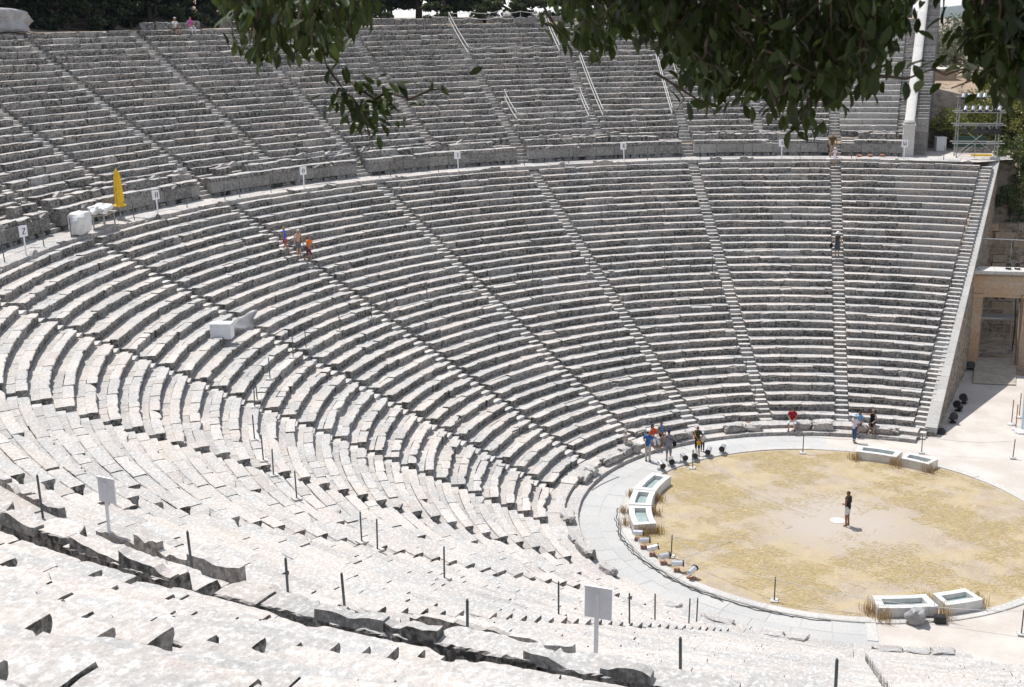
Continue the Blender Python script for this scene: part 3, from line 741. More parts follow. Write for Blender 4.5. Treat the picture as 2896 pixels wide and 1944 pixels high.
# ------------------------------------------------------------------ gateway
def build_gate():
    root = empty('stone_gateway', (28.6, -10.5, 0), 0, 'warm stone double gateway with moulded cornice at the end of the parodos', 'gateway')
    inv = Matrix.Translation(root.location).inverted()
    def put(mb, name, mat=ASHLAR):
        o = mb.build(name, mat, root); o.matrix_parent_inverse = inv; return o
    X = 28.55
    for yc, w in ((-9.12, .62), (-12.42, .80), (-15.75, .62)):
        mb = MB()
        for j in range(4): mb.box((X, yc, .62+j*1.24), (.72, w, 1.232), 0, attr=(1+.05*((j*7) % 3-1), .5))
        mb.box((X-.02, yc, .10), (.86, w+.14, .24), 0, attr=(.95, .6)); mb.box((X-.03, yc, 4.86), (.82, w+.12, .13), 0, attr=(1.05, .3)); mb.box((X-.05, yc, 4.98), (.90, w+.2, .10), 0, attr=(1.08, .2))
        if yc < -9.5: mb.box((X-.3, yc-.0, 2.5), (.16, w*.55, 4.4), 0, attr=(1.0, .4))
        put(mb, 'pilaster')
    for y0, y1 in ((-9.43, -12.02), (-12.82, -15.44)):
        mb = MB(); mb.box((X, (y0+y1)/2, 4.93), (.6, abs(y0-y1), .24), 0, attr=(1.05, .3)); put(mb, 'lintel')
        mb = MB(); mb.box((X+.05, y0-.05, 2.4), (.5, .12, 4.8), 0, attr=(.85, .6)); mb.box((X+.05, y1+.05, 2.4), (.5, .12, 4.8), 0, attr=(.85, .6)); put(mb, 'door_jamb')
    mb = MB(); yc = -12.43; W_ = 7.3
    mb.box((X, yc, 5.25), (.78, W_, .42), 0, attr=(1, .4)); mb.box((X-.02, yc, 5.68), (.84, W_+.06, .43), 0, attr=(1.04, .4)); put(mb, 'architrave')
    mb = MB(); mb.box((X, yc, 6.08), (.9, W_+.1, .36), 0, attr=(.98, .3)); put(mb, 'frieze')
    mb = MB()
    for j in range(46): mb.box((X-.53, yc+W_/2-.08-j*.158, 6.32), (.14, .09, .12), 0, attr=(1, .3))
    put(mb, 'dentils')
    mb = MB(); mb.box((X-.05, yc, 6.42), (1.2, W_+.42, .09), 0, attr=(1, .3))
    rng = np.random.default_rng(3); y = yc+W_/2+.42
    while y > yc-W_/2-.42:
        l = rng.uniform(.7, 1.2); mb.box((X-.1, y-l/2, 6.57+rng.normal(0, .01)), (1.5, l-.015, .20), 0, attr=(rng.normal(1.15, .08), .15), jit=.008); y -= l
    put(mb, 'cornice', NEWST)
    # boarded ramp
    mb = MB()
    for j in range(18):
        x = 24.25+j*.315; mb.box((x+.155, -10.10-.045*j+rng.normal(0, .01), .05+.012*j), (.305, 2.58, .04), .03, attr=(rng.normal(1, .06), 1))
    tag(mb.build('wooden_ramp', WOOD), 'grey boarded ramp lying through the left opening of the gateway', 'ramp')
    # scaffold frame in the opening
    t = empty('scaffold_frame', (31.2, -10.7, 0), 0, 'steel scaffold frame with cross braces standing inside the gateway opening', 'scaffold')
    inv2 = Matrix.Translation(t.location).inverted()
    def pt(mb, name, mat=METAL):
        o = mb.build(name, mat, t); o.matrix_parent_inverse = inv2
    for y in (-9.75, -12.0):
        for x in (30.6, 31.9):
            mb = MB(); mb.tube([(x, y, 0), (x, y, 4.9)], .03, 7); pt(mb, 'upright')
    for z in (.45, .95, 2.75, 2.9, 3.5):
        mb = MB(); mb.tube([(30.6, -9.7, z), (30.6, -12.05, z)], .026, 6); pt(mb, 'ledger')
    for z0, z1 in ((.9, 2.8), (2.9, 4.7)):
        for a, b_ in ((-9.75, -12.0), (-12.0, -9.75)):
            mb = MB(); mb.tube([(30.62, a, z0), (30.62, b_, z1)], .018, 6); pt(mb, 'brace')
    mb = MB(); mb.box((31.25, -10.87, 2.83), (1.3, 2.3, .06), 0); pt(mb, 'deck')
    mb = MB(); mb.tube([(30.4, -11.95, .7), (30.35, -12.0, 2.2), (30.4, -11.9, 4.3)], .05, 6); pt(mb, 'cable_bundle', CABLE)
    for j, y in enumerate((-10.65, -11.05)):
        lamp(('round black lamp hanging in the gateway, left of two', 'round black lamp hanging in the gateway, right of two')[j], (30.5, y, 4.45), radians(90), BLACK, .16, .22, base=False, pitch=-.3)
    # lights standing on top of the cornice
    for j, (y, l) in enumerate(((-10.95, 'small grey lamp on top of the gateway cornice, left'), (-11.5, 'small grey lamp on top of the gateway cornice, right'))):
        lamp(l, (28.5, y, 6.67), radians(80), METAL, .12, .22, base=True)
    r_ = empty('guard_rail', (30.3, -11, 6.7), 0, 'thin steel rail on tall tubes rising behind the gateway', 'railing')
    iv = Matrix.Translation(r_.location).inverted()
    mb = MB(); mb.tube([(30.3, -9.0, 8.35), (30.3, -17, 8.2)], .035, 6); o = mb.build('rail', METAL, r_); o.matrix_parent_inverse = iv
    for y in (-9.4, -11.3, -13.2, -15.1, -16.9):
        mb = MB(); mb.tube([(30.3, y, 0), (30.3, y, 8.3)], .022, 6); o = mb.build('post', METAL, r_); o.matrix_parent_inverse = iv

def lamp(label, loc, rz, mat, rad=.13, length=.42, base=True, pitch=0.0, group='stage lamps', cat='spotlight', foot=None, silver=False):
    """a can-shaped stage lamp on a yoke; local +y is where it points"""
    t = empty('stage_lamp', loc, rz, label, cat, group)
    h = .34 if base else 0
    M = Matrix.Rotation(pitch, 3, 'X')
    def tr(p): q = M @ Vector(p); return (q.x, q.y, q.z+h)
    mb = MB()
    mb.tube([tr((0, -length*.5, 0)), tr((0, -length*.42, 0)), tr((0, length*.30, 0)), tr((0, length*.5, 0))], [rad*.6, rad, rad, rad*.98], 14); mb.build('housing', mat, t)
    mb = MB(); mb.tube([tr((0, length*.5-.01, 0)), tr((0, length*.5+.05, 0))], [rad*1.16, rad*1.2], 14); mb.build('lens_hood', BLACK, t)
    mb = MB()
    if base:
        mb.tube([(-rad*1.25, 0, h), (-rad*1.25, 0, .10), (0, 0, .07), (rad*1.25, 0, .10), (rad*1.25, 0, h)], .014, 6); mb.build('yoke', mat if silver else BLACK, t)
        mb = MB(); mb.box((0, 0, .035), (.34, .26, .06), 0); mb.build('foot', foot or BLACK, t)
    else:
        mb.tube([(-rad*1.2, 0, 0), (-rad*1.2, 0, rad*1.7), (rad*1.2, 0, rad*1.7), (rad*1.2, 0, 0)], .012, 6); mb.build('yoke', BLACK, t)
    return t
# ------------------------------------------------------------------ signs, posts, ropes
def stroke(mb, a, b, w, y, th=.006, rev=False):
    (x0, z0), (x1, z1) = a, b
    dx, dz = x1-x0, z1-z0; L = hypot(dx, dz); nx, nz = -dz/L*w/2, dx/L*w/2
    q = [(x0+nx, z0+nz), (x1+nx, z1+nz), (x1-nx, z1-nz), (x0-nx, z0-nz)]
    V = [(x, y, z) for x, z in q] + [(x, y-th, z) for x, z in q]
    mb.add(V, {4: [(0, 1, 2, 3), (4, 7, 6, 5), (0, 4, 5, 1), (1, 5, 6, 2), (2, 6, 7, 3), (3, 7, 4, 0)]})
T_, K_ = .014, .038
GLYPH = {
 'Z': [((-.07,.12),(.07,.12),T_+.006),((.062,.115),(-.062,-.115),K_),((-.07,-.12),(.07,-.12),T_+.006),((-.066,.12),(-.066,.085),T_),((.066,-.12),(.066,-.085),T_)],
 'H': [((-.055,-.12),(-.055,.12),K_),((.055,-.12),(.055,.12),K_),((-.055,0),(.055,0),T_),((-.09,.12),(-.02,.12),T_),((.02,.12),(.09,.12),T_),((-.09,-.12),(-.02,-.12),T_),((.02,-.12),(.09,-.12),T_)],
 'I': [((0,-.12),(0,.12),K_+.004),((-.045,.12),(.045,.12),T_),((-.045,-.12),(.045,-.12),T_)],
 'K': [((-.05,-.12),(-.05,.12),K_),((-.04,-.01),(.075,.12),T_),((-.015,.015),(.08,-.12),K_),((-.085,.12),(-.015,.12),T_),((-.085,-.12),(-.015,-.12),T_),((.04,.12),(.10,.12),T_),((.045,-.12),(.11,-.12),T_)],
 'L': [((0,.12),(-.075,-.12),T_),((0,.12),(.065,-.12),K_+.004),((-.105,-.12),(-.045,-.12),T_),((.025,-.12),(.105,-.12),T_)],
 'M': [((-.085,-.12),(-.085,.12),T_),((.085,-.12),(.085,.12),K_),((-.085,.12),(0,-.10),K_),((0,-.10),(.085,.12),T_),((-.12,-.12),(-.05,-.12),T_),((.04,-.12),(.13,-.12),T_),((-.115,.12),(-.07,.12),T_),((.07,.12),(.125,.12),T_)],
}
def theta_glyph():
    s = []
    n = 18
    for i in range(n):
        a, b = 2*pi*i/n, 2*pi*(i+1)/n
        w = .012+.028*abs(cos((a+b)/2))**2
        s.append(((.062*cos(a), .12*sin(a)), (.062*cos(b), .12*sin(b)), w))
    s.append(((-.035, 0), (.035, 0), T_)); return s
GLYPH['TH'] = theta_glyph()

def sign(loc, face, glyph, label, w=.44, h=.52, ph=.88, tilt=0.0):
    """board on a white post; local -y is the lettered face"""
    t = empty('wedge_sign', loc, face, label, 'sign', 'wedge letter signs')
    mb = MB(); mb.box((0, -.008, ph/2+h*.4), (.07, .032, ph+h*.8), 0, M=Matrix.Rotation(tilt, 4, 'Y')); mb.build('post', WHITEP, t)
    b = MB(); b.box((sin(tilt)*(ph+h/2), -.035, ph+h/2), (w, .025, h), 0, M=Matrix.Rotation(tilt, 4, 'Y')); board = b.build('board', WHITEP, t)
    mb = MB(); mb.box((sin(tilt)*(ph+h/2), -.018, ph+h-.012), (w+.004, .03, .03), 0); mb.build('top_edge', WHITEP, t)
    if glyph:
        mb = MB()
        for a, b_, w_ in GLYPH[glyph]: stroke(mb, (a[0]*1.12, a[1]*1.12+ph+h/2), (b_[0]*1.12, b_[1]*1.12+ph+h/2), w_*1.1, -.05)
        mb.build('letter', INK, board)

def build_signs():
    gl = {.5: ('H', 'white sign with letter H'), 1.5: ('TH', 'white sign with the Greek letter theta'), 2.5: ('I', 'white sign with letter I'), 3.5: ('K', 'white sign with letter K'), 4.5: ('L', 'white sign with the Greek letter lambda'), 5.5: ('M', 'white sign with letter M'), -.5: ('Z', 'white sign with letter Z')}
    kk = {.5: .52, 1.5: 1.52, 2.5: 2.53, 3.5: 3.58, 4.5: 4.63, 5.5: 5.46, -.5: -.47}
    for k, (g, l) in gl.items():
        p = P(kk[k], 38.05, ZD-.02)
        face = ang(kk[k])[2]
        d = Vector((CAMP[0]-p[0], CAMP[1]-p[1], 0)); fa = atan2(d.y, d.x)+pi/2
        fo = -face
        # boards face the orchestra, between the centre and the viewer's side
        w = .45; fz = fo + w*((fa-fo+pi) % (2*pi)-pi)
        sign(p, fz, g, l+' on a white post by the walkway', tilt=RNG.normal(0, .03))
    for k, l in ((-4.545, 'large blank grey back of a white sign at the bottom, seen from behind'), (-3.524, 'small blank grey back of a white sign at the left, seen from behind')):
        p = P(k, 37.9, ZD-(.08 if k < -4 else .22)); sign(p, -ang(k)[2]+(.0 if k < -4 else .2), None, l, w=.46, h=.56, ph=1.0, tilt=-.02)

def post_mesh():
    mb = MB(); mb.tube([(0, 0, 0), (0, 0, .98), (0, 0, 1.02)], [.026, .026, .014], 8)
    return mb.mesh('pole', DARKMETAL, True)
def plate_mesh():
    mb = MB(); mb.box((0, 0, .03), (.36, .30, .06), 0, attr=(1.05, .2)); return mb.mesh('base_slab', NEWST)
def build_posts():
    pm, bm_, = post_mesh(), plate_mesh()
    lm = pm.copy(); lm.materials.clear(); lm.materials.append(METAL)
    def post(loc, label, group, base=True, h=1.0, pale=False, rz=0.0):
        t = empty('rope_post', loc, rz, label, 'post', group)
        o = bpy.data.objects.new('pole', lm if pale else pm); link(o, t); o.scale = (1, 1, h)
        o.location = (0, 0, .05 if base else 0); o.rotation_euler = (RNG.normal(0, .02), RNG.normal(0, .02), 0)
        if base:
            b = bpy.data.objects.new('base_slab', bm_); link(b, t)
    RM = R2+17*A_L+.22; zm = Z2+17*B_L
    wl = {-4: 'near the grey spotlights', -3: 'below the small blank sign', -2: 'in the white seats at lower left', -1: 'in the wedge below Z', 0: 'below sign H', 1: 'below the theta sign', 2: 'below sign I', 3: 'below sign K'}
    for k in (-3.89, -3.41, -3.05, -2.95, -2.41, -2.10, -1.90, -1.60, -1.09, -.97, -.59, -.15, .05, .5, .87, 1.04, 1.45, 1.91, 2.05, 2.43, 2.92, 3.10, 3.54):
        f = k-math.floor(k); w = wl.get(math.floor(k), '')
        pl = 'at its left stair' if f < .2 else ('at its right stair' if f > .8 else 'in mid wedge')
        post(P(k, RM, zm), 'thin post halfway up, %s, %s' % (w, pl), 'posts halfway up the lower seats', rz=-ang(k)[2])
    for n, (k, r) in enumerate(((3.90, 25.7), (3.91, 23.64), (3.91, 21.43), (3.90, 19.34), (3.91, 17.26), (3.90, 14.5))):
        q = int((r-R2)//A_L); post(P(k, R2+q*A_L+.2, Z2+q*B_L), 'thin post beside the stair between K and lambda, %s from the top' % ['first', 'second', 'third', 'fourth', 'fifth', 'lowest'][n], 'posts down the stair between K and lambda', rz=-ang(k)[2])
    for n, (k, r) in enumerate(((-3.94, 22.58), (-3.81, 18.89), (-3.79, 15.93), (-3.71, 14.4))):
        q = int((r-R2)//A_L); post(P(k, R2+q*A_L+.2, Z2+q*B_L), ['dark post first to the right of the large blank sign', 'short dark post second to the right of the large blank sign', 'dark post third to the right of the large blank sign', 'dark post at the lowest seats right of the triangle stair'][n], 'posts on the near lower seats', base=False)
    nmv = {5: 'M', 4: 'lambda', 3: 'K', 2: 'I', 1: 'theta', 0: 'H', -1: 'Z'}
    for k in (-4.92, -4.69, -4.33, -4.09, -3.97, -3.77, -3.35, -.62, -.30, -.09, .50-.13, .74, 1.0, 1.10, 1.31, 2.03, 2.1, 2.41, 2.96, 3.24, 3.41, 3.73, 3.93, 4.06, 4.43, 4.76, 5.11, 5.72):
        near = k < -3
        f = k-math.floor(k)
        if near: l = 'stout dark post on the foreground walkway, %s' % ['rightmost, on the bottom right stair', 'second from the right', 'beside the large blank sign at its left', 'beside the corner of the broken bench', 'left of the broken bench corner', 'between small blank sign and bench', 'left of the small blank sign'][(-4.92, -4.69, -4.33, -4.09, -3.97, -3.77, -3.35).index(k)]
        else: l = 'thin grey post on the walkway near sign %s, %s' % (nmv[math.floor(k)], 'left of it' if f < .45 else 'right of it')
        post(P(k, 38.2, ZD-.01), l, 'posts along the walkway', base=False, h=1.0)
    ORP = [((9.02, 1.64, 0), 'thin post at the far edge of the orchestra, before the red seated man'), ((5.58, 7.26, 0), 'thin post beside the far grey spotlights'), ((-5.58, 7.14, 0), 'thin post behind the near grey spotlights'),
           ((-8.94, 2.58, 0), 'thin post at the near edge of the orchestra grass'), ((-9.84, -6.7, 0), 'thin post at the right edge below the troughs'), ((10.37, -9.24, 0), 'thin post at the right edge of the pale forecourt'), ((10.3, -4.6, 0), 'thin reddish post behind the far troughs')]
    for p, l in ORP: post(p, l, 'posts round the orchestra', pale=False)
    def rope(pts, label, sag=.12, rad=.012, group='ropes round the orchestra'):
        mb = MB()
        for a, b in zip(pts[:-1], pts[1:]):
            a, b = Vector(a), Vector(b); L = []
            for i in range(9):
                t = i/8; p = a.lerp(b, t); p.z -= sag*4*t*(1-t); L.append(p)
            mb.tube(L, rad, 5)
        tag(mb.build('rope', ROPE), label, 'rope', group)
    up = lambda p, h=.98: (p[0], p[1], p[2]+h)
    rope([up(ORP[2][0]), up(ORP[3][0]), up(ORP[4][0])], 'pale rope along the near edge of the orchestra over the troughs', .35)
    rope([up(ORP[1][0]), (.2, 1.2, .25)], 'pale line from the far spotlights to the centre of the orchestra', .25)
    rope([up(ORP[2][0]), (-1.2, 2.0, .05)], 'pale line lying from the near spotlights toward the centre', .5)
    rope([up(ORP[5][0]), up(ORP[6][0]), up(ORP[0][0])], 'pale rope behind the far troughs', .2)
    # roped-off patches on the upper seats
    def pen(name_lab, k0, k1, n0, n1, mids, closed_top=True):
        zr = lambda n: (ZU+(n-1)*B_U); rr = lambda n: U1+(n-1)*A_U+.25
        t = empty('rope_barrier', P((k0+k1)/2, rr(n0), zr(n0), True), 0, name_lab, 'rope barrier', 'roped off patches of the upper seats')
        iv = Matrix.Translation(t.location).inverted()
        def at(k, n, h): return P(k, rr(n), zr(n)+h, True)
        ks = [k0]+mids+[k1]
        posts = [(k, n) for n in (n0, n1) for k in ks]
        for k, n in posts:
            mb = MB(); mb.tube([at(k, n, 0), at(k, n, 1.0)], .028, 6); o = mb.build('post', METAL, t); o.matrix_parent_inverse = iv
            mb = MB(); q = at(k, n, .04); mb.box(q, (.4, .4, .08), -ang(k, True)[2], attr=(1.1, .1)); o = mb.build('base_slab', NEWST, t); o.matrix_parent_inverse = iv
        def rp(a, b, sag, rad=.022):
            mb = MB(); a, b = Vector(a), Vector(b); L = []
            for i in range(8):
                u = i/7; p = a.lerp(b, u); p.z -= sag*4*u*(1-u); L.append(p)
            mb.tube(L, rad, 5); o = mb.build('rope', ROPE, t); o.matrix_parent_inverse = iv
        for h in (.98, .5):
            for n in (n0, n1):
                for a, b in zip(ks[:-1], ks[1:]): rp(at(a, n, h), at(b, n, h), .14)
            for k in (k0, k1): rp(at(k, n0, h), at(k, n1, h), .12, .038)
    pen('rope barrier on the top rows above sign I, closed along the terrace', 2.99, 3.46, 14, 21, [3.09, 3.23, 3.34])
    pen('small sagging rope barrier on the lowest upper rows between I and K', 3.05, 3.47, 2, 6, [3.24])
    pen('tall rope barrier with white side ropes right of the middle stair above K', 3.55, 3.945, 2, 13, [3.73])
    pen('rope barrier half hidden by the leaves above sign lambda', 4.03, 4.4, 9, 17, [4.2])

# ------------------------------------------------------------------ troughs, lamps and other furniture
def build_props():
    rng = np.random.default_rng(21)
    WATER = plain('still_shallow_water', (.30,.38,.37), .08, 0, .1, 3, .6)
    DRY = plain('dry_bunch_grass', (.40,.28,.13), .9, 0, .3, 6, .1)
    def trough(d0, d1, label):
        a, b = radians(d0), radians(d1); tm = (a+b)/2; ctr = (9.2*sin(tm), 9.2*cos(tm), 0)
        t = empty('marble_trough', ctr, 0, label, 'stone trough', 'marble troughs round the orchestra'); iv = Matrix.Translation(t.location).inverted()
        ro, ri, H = 9.73, 8.66, .46; n = 10
        tt = np.linspace(a, b, n+1); mb = MB()
        ins = (b-a)*.13; ti = np.linspace(a+ins, b-ins, n+1)
        def pt(r, u, z): return (r*sin(u), r*cos(u), z)
        for i in range(n):
            u, w = tt[i], tt[i+1]; u2, w2 = ti[i], ti[i+1]
            mb.poly([pt(ro, u, 0), pt(ro, w, 0), pt(ro, w, H), pt(ro, u, H)]); mb.poly([pt(ri, u, 0), pt(ri, u, H), pt(ri, w, H), pt(ri, w, 0)])
            mb.poly([pt(ro, u, H), pt(ro, w, H), pt(ro-.27, w2, H), pt(ro-.27, u2, H)]); mb.poly([pt(ri, u, H), pt(ri+.27, u2, H), pt(ri+.27, w2, H), pt(ri, w, H)])
            mb.poly([pt(ro-.27, u2, H), pt(ro-.27, w2, H), pt(ro-.27, w2, .1), pt(ro-.27, u2, .1)]); mb.poly([pt(ri+.27, u2, H), pt(ri+.27, u2, .1), pt(ri+.27, w2, .1), pt(ri+.27, w2, H)])
        for u, u2, s in ((a, ti[0], 1), (b, ti[-1], -1)):
            mb.poly([pt(ri, u, 0), pt(ro, u, 0), pt(ro, u, H), pt(ri, u, H)]); mb.poly([pt(ri, u, H), pt(ro, u, H), pt(ro-.27, u2, H), pt(ri+.27, u2, H)]); mb.poly([pt(ri+.27, u2, H), pt(ro-.27, u2, H), pt(ro-.27, u2, .1), pt(ri+.27, u2, .1)])
        o = mb.build('basin', MARBLE, t); o.matrix_parent_inverse = iv
        mb = MB()
        for i in range(n): mb.poly([pt(ri+.275, ti[i], .25), pt(ro-.275, ti[i], .25), pt(ro-.275, ti[i+1], .25), pt(ri+.275, ti[i+1], .25)])
        o = mb.build('water', WATER, t); o.matrix_parent_inverse = iv
    for d0, d1, l in ((6.0, 20.6, 'white marble trough nearest the group of people, farthest of the three at left'), (-6.2, 5.6, 'white marble trough in the middle of the three at the left of the orchestra'), (-20.7, -6.9, 'white marble trough nearest the grey spotlights, at the left of the orchestra'),
                      (97.4, 111.2, 'long marble trough at the far side of the orchestra, left of the pair'), (112.8, 122.6, 'marble trough at the far side of the orchestra, right of the pair'),
                      (-112.6, -98.3, 'marble trough at the near side of the orchestra, left of the pair'), (-124.6, -114.6, 'marble trough at the near side of the orchestra, right of the pair')):
        trough(d0, d1, l)
    def tuft(d, r, s, label, nb=70):
        mb = MB(); u = radians(d)
        for _ in range(nb):
            x, y = rng.normal(0, .16*s), rng.normal(0, .16*s); h = rng.uniform(.25, .6)*s; a = rng.uniform(0, 2*pi); lean = rng.uniform(.1, .55)*h
            w = .012; px, py = -sin(a)*w, cos(a)*w
            b0 = Vector((x, y, 0)); b1 = Vector((x+cos(a)*lean*.35, y+sin(a)*lean*.35, h*.65)); b2 = Vector((x+cos(a)*lean, y+sin(a)*lean, h*.95))
            mb.add([(b0.x-px, b0.y-py, 0), (b0.x+px, b0.y+py, 0), (b1.x+px*.8, b1.y+py*.8, b1.z), (b1.x-px*.8, b1.y-py*.8, b1.z), tuple(b2)], {4: [(0, 1, 2, 3)], 3: [(3, 2, 4)]})
        o = mb.build('dry_grass_tuft', DRY); o.location = (r*sin(u), r*cos(u), 0); tag(o, label, 'dry grass', 'dry grass tufts by the troughs')
    for d, r, s, l in ((97, 8.55, 1.0, 'brown grass tuft at the left end of the far long trough'), (111.8, 8.6, 1.25, 'brown grass tuft between the two far troughs'), (123, 8.75, 1.3, 'brown grass tuft at the right end of the far troughs'),
                       (-97.3, 9.3, 1.25, 'brown grass tuft at the left end of the near troughs'), (-99.5, 9.95, 1.2, 'brown grass tuft in front of the near left trough, at its corner'), (-113.8, 9.9, 1.35, 'big brown grass tuft in front of the gap between near troughs'), (-113.4, 8.6, .9, 'brown grass tuft behind the gap between near troughs'), (-125.3, 9.3, 1.2, 'brown grass tuft at the right end of the near troughs'),
                       (-21.8, 9.3, 1.1, 'dry grass tuft at the lower end of the three left troughs'), (-21.2, 8.7, 1.0, 'dry grass tuft at the inner corner of the lowest left trough'), (-6.6, 8.5, .9, 'dry grass tuft on the inner side of the left troughs'), (5.8, 8.5, .9, 'dry grass tuft inside the junction of the upper left troughs'), (5.8, 9.9, .9, 'dry grass tuft outside the junction of the upper left troughs'), (-6.5, 9.95, .9, 'dry grass tuft outside the two lower left troughs'), (-15, 9.95, 1.0, 'dry grass tuft outside the lowest left trough')):
        tuft(d, r, s, l)
    # grey floodlights
    for n, (x, y) in enumerate(((4.91, 8.84), (5.6, 8.39), (6.27, 7.81), (6.82, 7.24), (7.51, 6.57), (8.09, 5.86))):
        lamp('silver spotlight on the far ring of the orchestra, %s from the left' % ['first', 'second', 'third', 'fourth', 'fifth', 'sixth'][n], (x, y, .05), atan2(-y, -x)-pi/2+rng.normal(-.75, .18)*.9, SILVER, .135, .46, True, rng.uniform(-.25, -.02), 'silver spotlights round the orchestra', foot=METAL, silver=True)
    for n, (x, y) in enumerate(((-4.14, 8.83), (-4.94, 8.44), (-5.63, 7.96), (-6.39, 7.38), (-7.01, 6.73), (-7.64, 6.05))):
        lamp('silver spotlight on a brick red foot on the near ring, %s from the troughs' % ['first', 'second', 'third', 'fourth', 'fifth', 'sixth'][n], (x, y, .06), atan2(-y, -x)-pi/2+rng.normal(-.3, .2), SILVER, .125, .48, True, rng.uniform(-.05, .3), 'silver spotlights round the orchestra', foot=CLAYRED, silver=True)
    for n, (x, y) in enumerate(((19.79, -7.75), (18.25, -7.3), (15.9, -6.75), (13.97, -5.95))):
        lamp('black stage lamp against the foot of the rubble wall, %s from the gateway' % ['first', 'second', 'third', 'last and lowest'][n], (x, y, 0), radians(75)+rng.normal(0, .2), BLACK, .20, .5, n < 3, .5, 'black stage lamps along the rubble wall')
    lamp('black stage lamp on a stand at the foot of the left gateway pilaster', (27.6, -9.0, 0), radians(100), BLACK, .2, .42, True, .2, 'black stage lamps along the rubble wall')
    mb = MB(); r2 = np.random.default_rng(9); mb.blob((0, 0, .36), (.34, .40, .36), seed=4, amp=.16, sub=3); o = mb.build('wrapped_lamp', GREYTARP, smooth=False); o.location = (-9.75, -2.87, 0); tag(o, 'round lamp wrapped in white plastic in front of the near troughs', 'covered lamp')
    mb = MB(); mb.box((0, 0, .14), (.3, .42, .28), .1); mb.tube([(0, .2, .2), (0, .9, .16)], .03, 6); o = mb.build('dimmer_box', BLACK); o.location = (-9.45, -3.77, 0); tag(o, 'small black box beside the wrapped lamp', 'box')
    # cables along the ring
    for n, (a0, a1, r) in enumerate(((-3, -88, 10.28), (-10, -80, 10.36), (-18, -64, 10.43))):
        mb = MB(); L = []
        for q in range(60):
            u = radians(a0+(a1-a0)*q/59); rr = r+.035*sin(q*1.7+n)+.03*sin(q*.6+n*2); L.append((rr*sin(u), rr*cos(u), .016))
        mb.tube(L, .016, 5); tag(mb.build('cable', CABLE), ['black cable lying along the ring kerb, inner', 'black cable lying along the ring kerb, middle', 'black cable lying along the ring kerb, outer and shortest'][n], 'cable', 'cables along the ring')
    mb = MB(); mb.tube([(1.5+q*.35, 11.9-.02*q*q*.6-.1*q, .014) for q in range(7)], .014, 5); tag(mb.build('cable', CABLE), 'thin cable crossing the pavement above the left troughs', 'cable', 'cables along the ring')
    # white box with the lifted sheet on the seats
    p = P(-.335, 29.35, 8.34); t = empty('white_cabinet', p, radians(10), 'white boxy cabinet standing on the seats below sign Z', 'cabinet')
    mb = MB(); mb.box((0, 0, .40), (.62, 1.00, .72), 0); mb.build('body', WHITEP, t); mb = MB(); mb.box((0, 0, .775), (.66, 1.04, .03), 0); mb.build('lid', WHITEP, t)
    mb = MB(); V = []
    for i in range(7):
        for j in range(6):
            u, w = i/6, j/5; V.append((.35+.5*u+.25*w, -.45-.95*w+.1*sin(u*5), .30+.55*u+.35*w*u+.05*sin(w*7+u*3)))
    mb.add(V, {4: [(i*6+j, i*6+j+1, i*6+j+7, i*6+j+6) for i in range(6) for j in range(5)]}); o = mb.build('tarpaulin', GREYTARP, None, True); o.location = p; o.rotation_euler = (0, 0, radians(10)); tag(o, 'pale sheet pulled up behind the white cabinet', 'sheet')
    md = o.modifiers.new('s', 'SOLIDIFY'); md.thickness = .01
    # control desk under covers with a folded parasol
    p = P(.13, 38.2, ZD); t = empty('covered_desk', p, -ang(.13)[2]+.25, 'low table with equipment under white covers beside the parasol', 'covered table')
    mb = MB(); mb.box((.55, 0, .72), (1.75, .8, .05), 0); mb.build('table_top', WOOD, t)
    for x in (-.2, 1.3):
        for y in (-.3, .3): mb = MB(); mb.box((x, y, .35), (.06, .06, .7), 0); mb.build('leg', METAL, t)
    mb = MB(); mb.blob((.35, .05, .98), (.85, .45, .27), seed=3, amp=.14, sub=3, square=.45); mb.build('cover', TARP, t)
    mb = MB(); mb.blob((0, 0, .62), (.62, .5, .64), seed=12, amp=.08, sub=3, square=.5); o = mb.build('covered_crate', TARP); q = P(-.03, 38.1, ZD); o.location = q; o.rotation_euler = (0, 0, .2); tag(o, 'tall crate under a white cover left of the parasol', 'covered crate')
    p = P(.36, 39.0, ZD); t = empty('parasol', p, 0, 'folded yellow parasol standing on the walkway', 'parasol')
    mb = MB(); mb.tube([(0, 0, 0), (0, 0, 2.85)], .025, 8); mb.build('pole', METAL, t)
    mb = MB(); n = 20; V = []
    pr = [(.02, 2.8), (.09, 2.62), (.15, 2.35), (.17, 1.9), (.19, 1.5), (.20, 1.1), (.17, .9), (.30, .78), (.22, .72)]
    for r, z in pr:
        for q in range(n):
            u = 2*pi*q/n; f = 1+.28*(q % 2)*(1 if r > .05 else 0); V.append((r*f*cos(u), r*f*sin(u), z))
    mb.add(V, {4: [(i*n+q, i*n+(q+1) % n, (i+1)*n+(q+1) % n, (i+1)*n+q) for i in range(len(pr)-1) for q in range(n)]}); mb.build('canopy', YELLOW, t)
    mb = MB(); mb.lathe([(.25, 0), (.25, .08), (.05, .12)], n=12); mb.build('base', METAL, t)
    # covered block on the terrace at top left
    p = P(.98, 57.1, 22.62, True); mb = MB(); mb.blob((0, 0, .75), (1.95, 1.0, .80), seed=8, amp=.10, sub=4, square=.55); mb.blob((-1.35, -.1, .55), (.75, .8, .6), seed=2, amp=.12, sub=3, square=.4); o = mb.build('covered_stack', GREYTARP); o.location = p; o.rotation_euler = (0, 0, -ang(.98)[2]); tag(o, 'bulky stack under a grey tarpaulin on the terrace at the top left', 'covered stack')
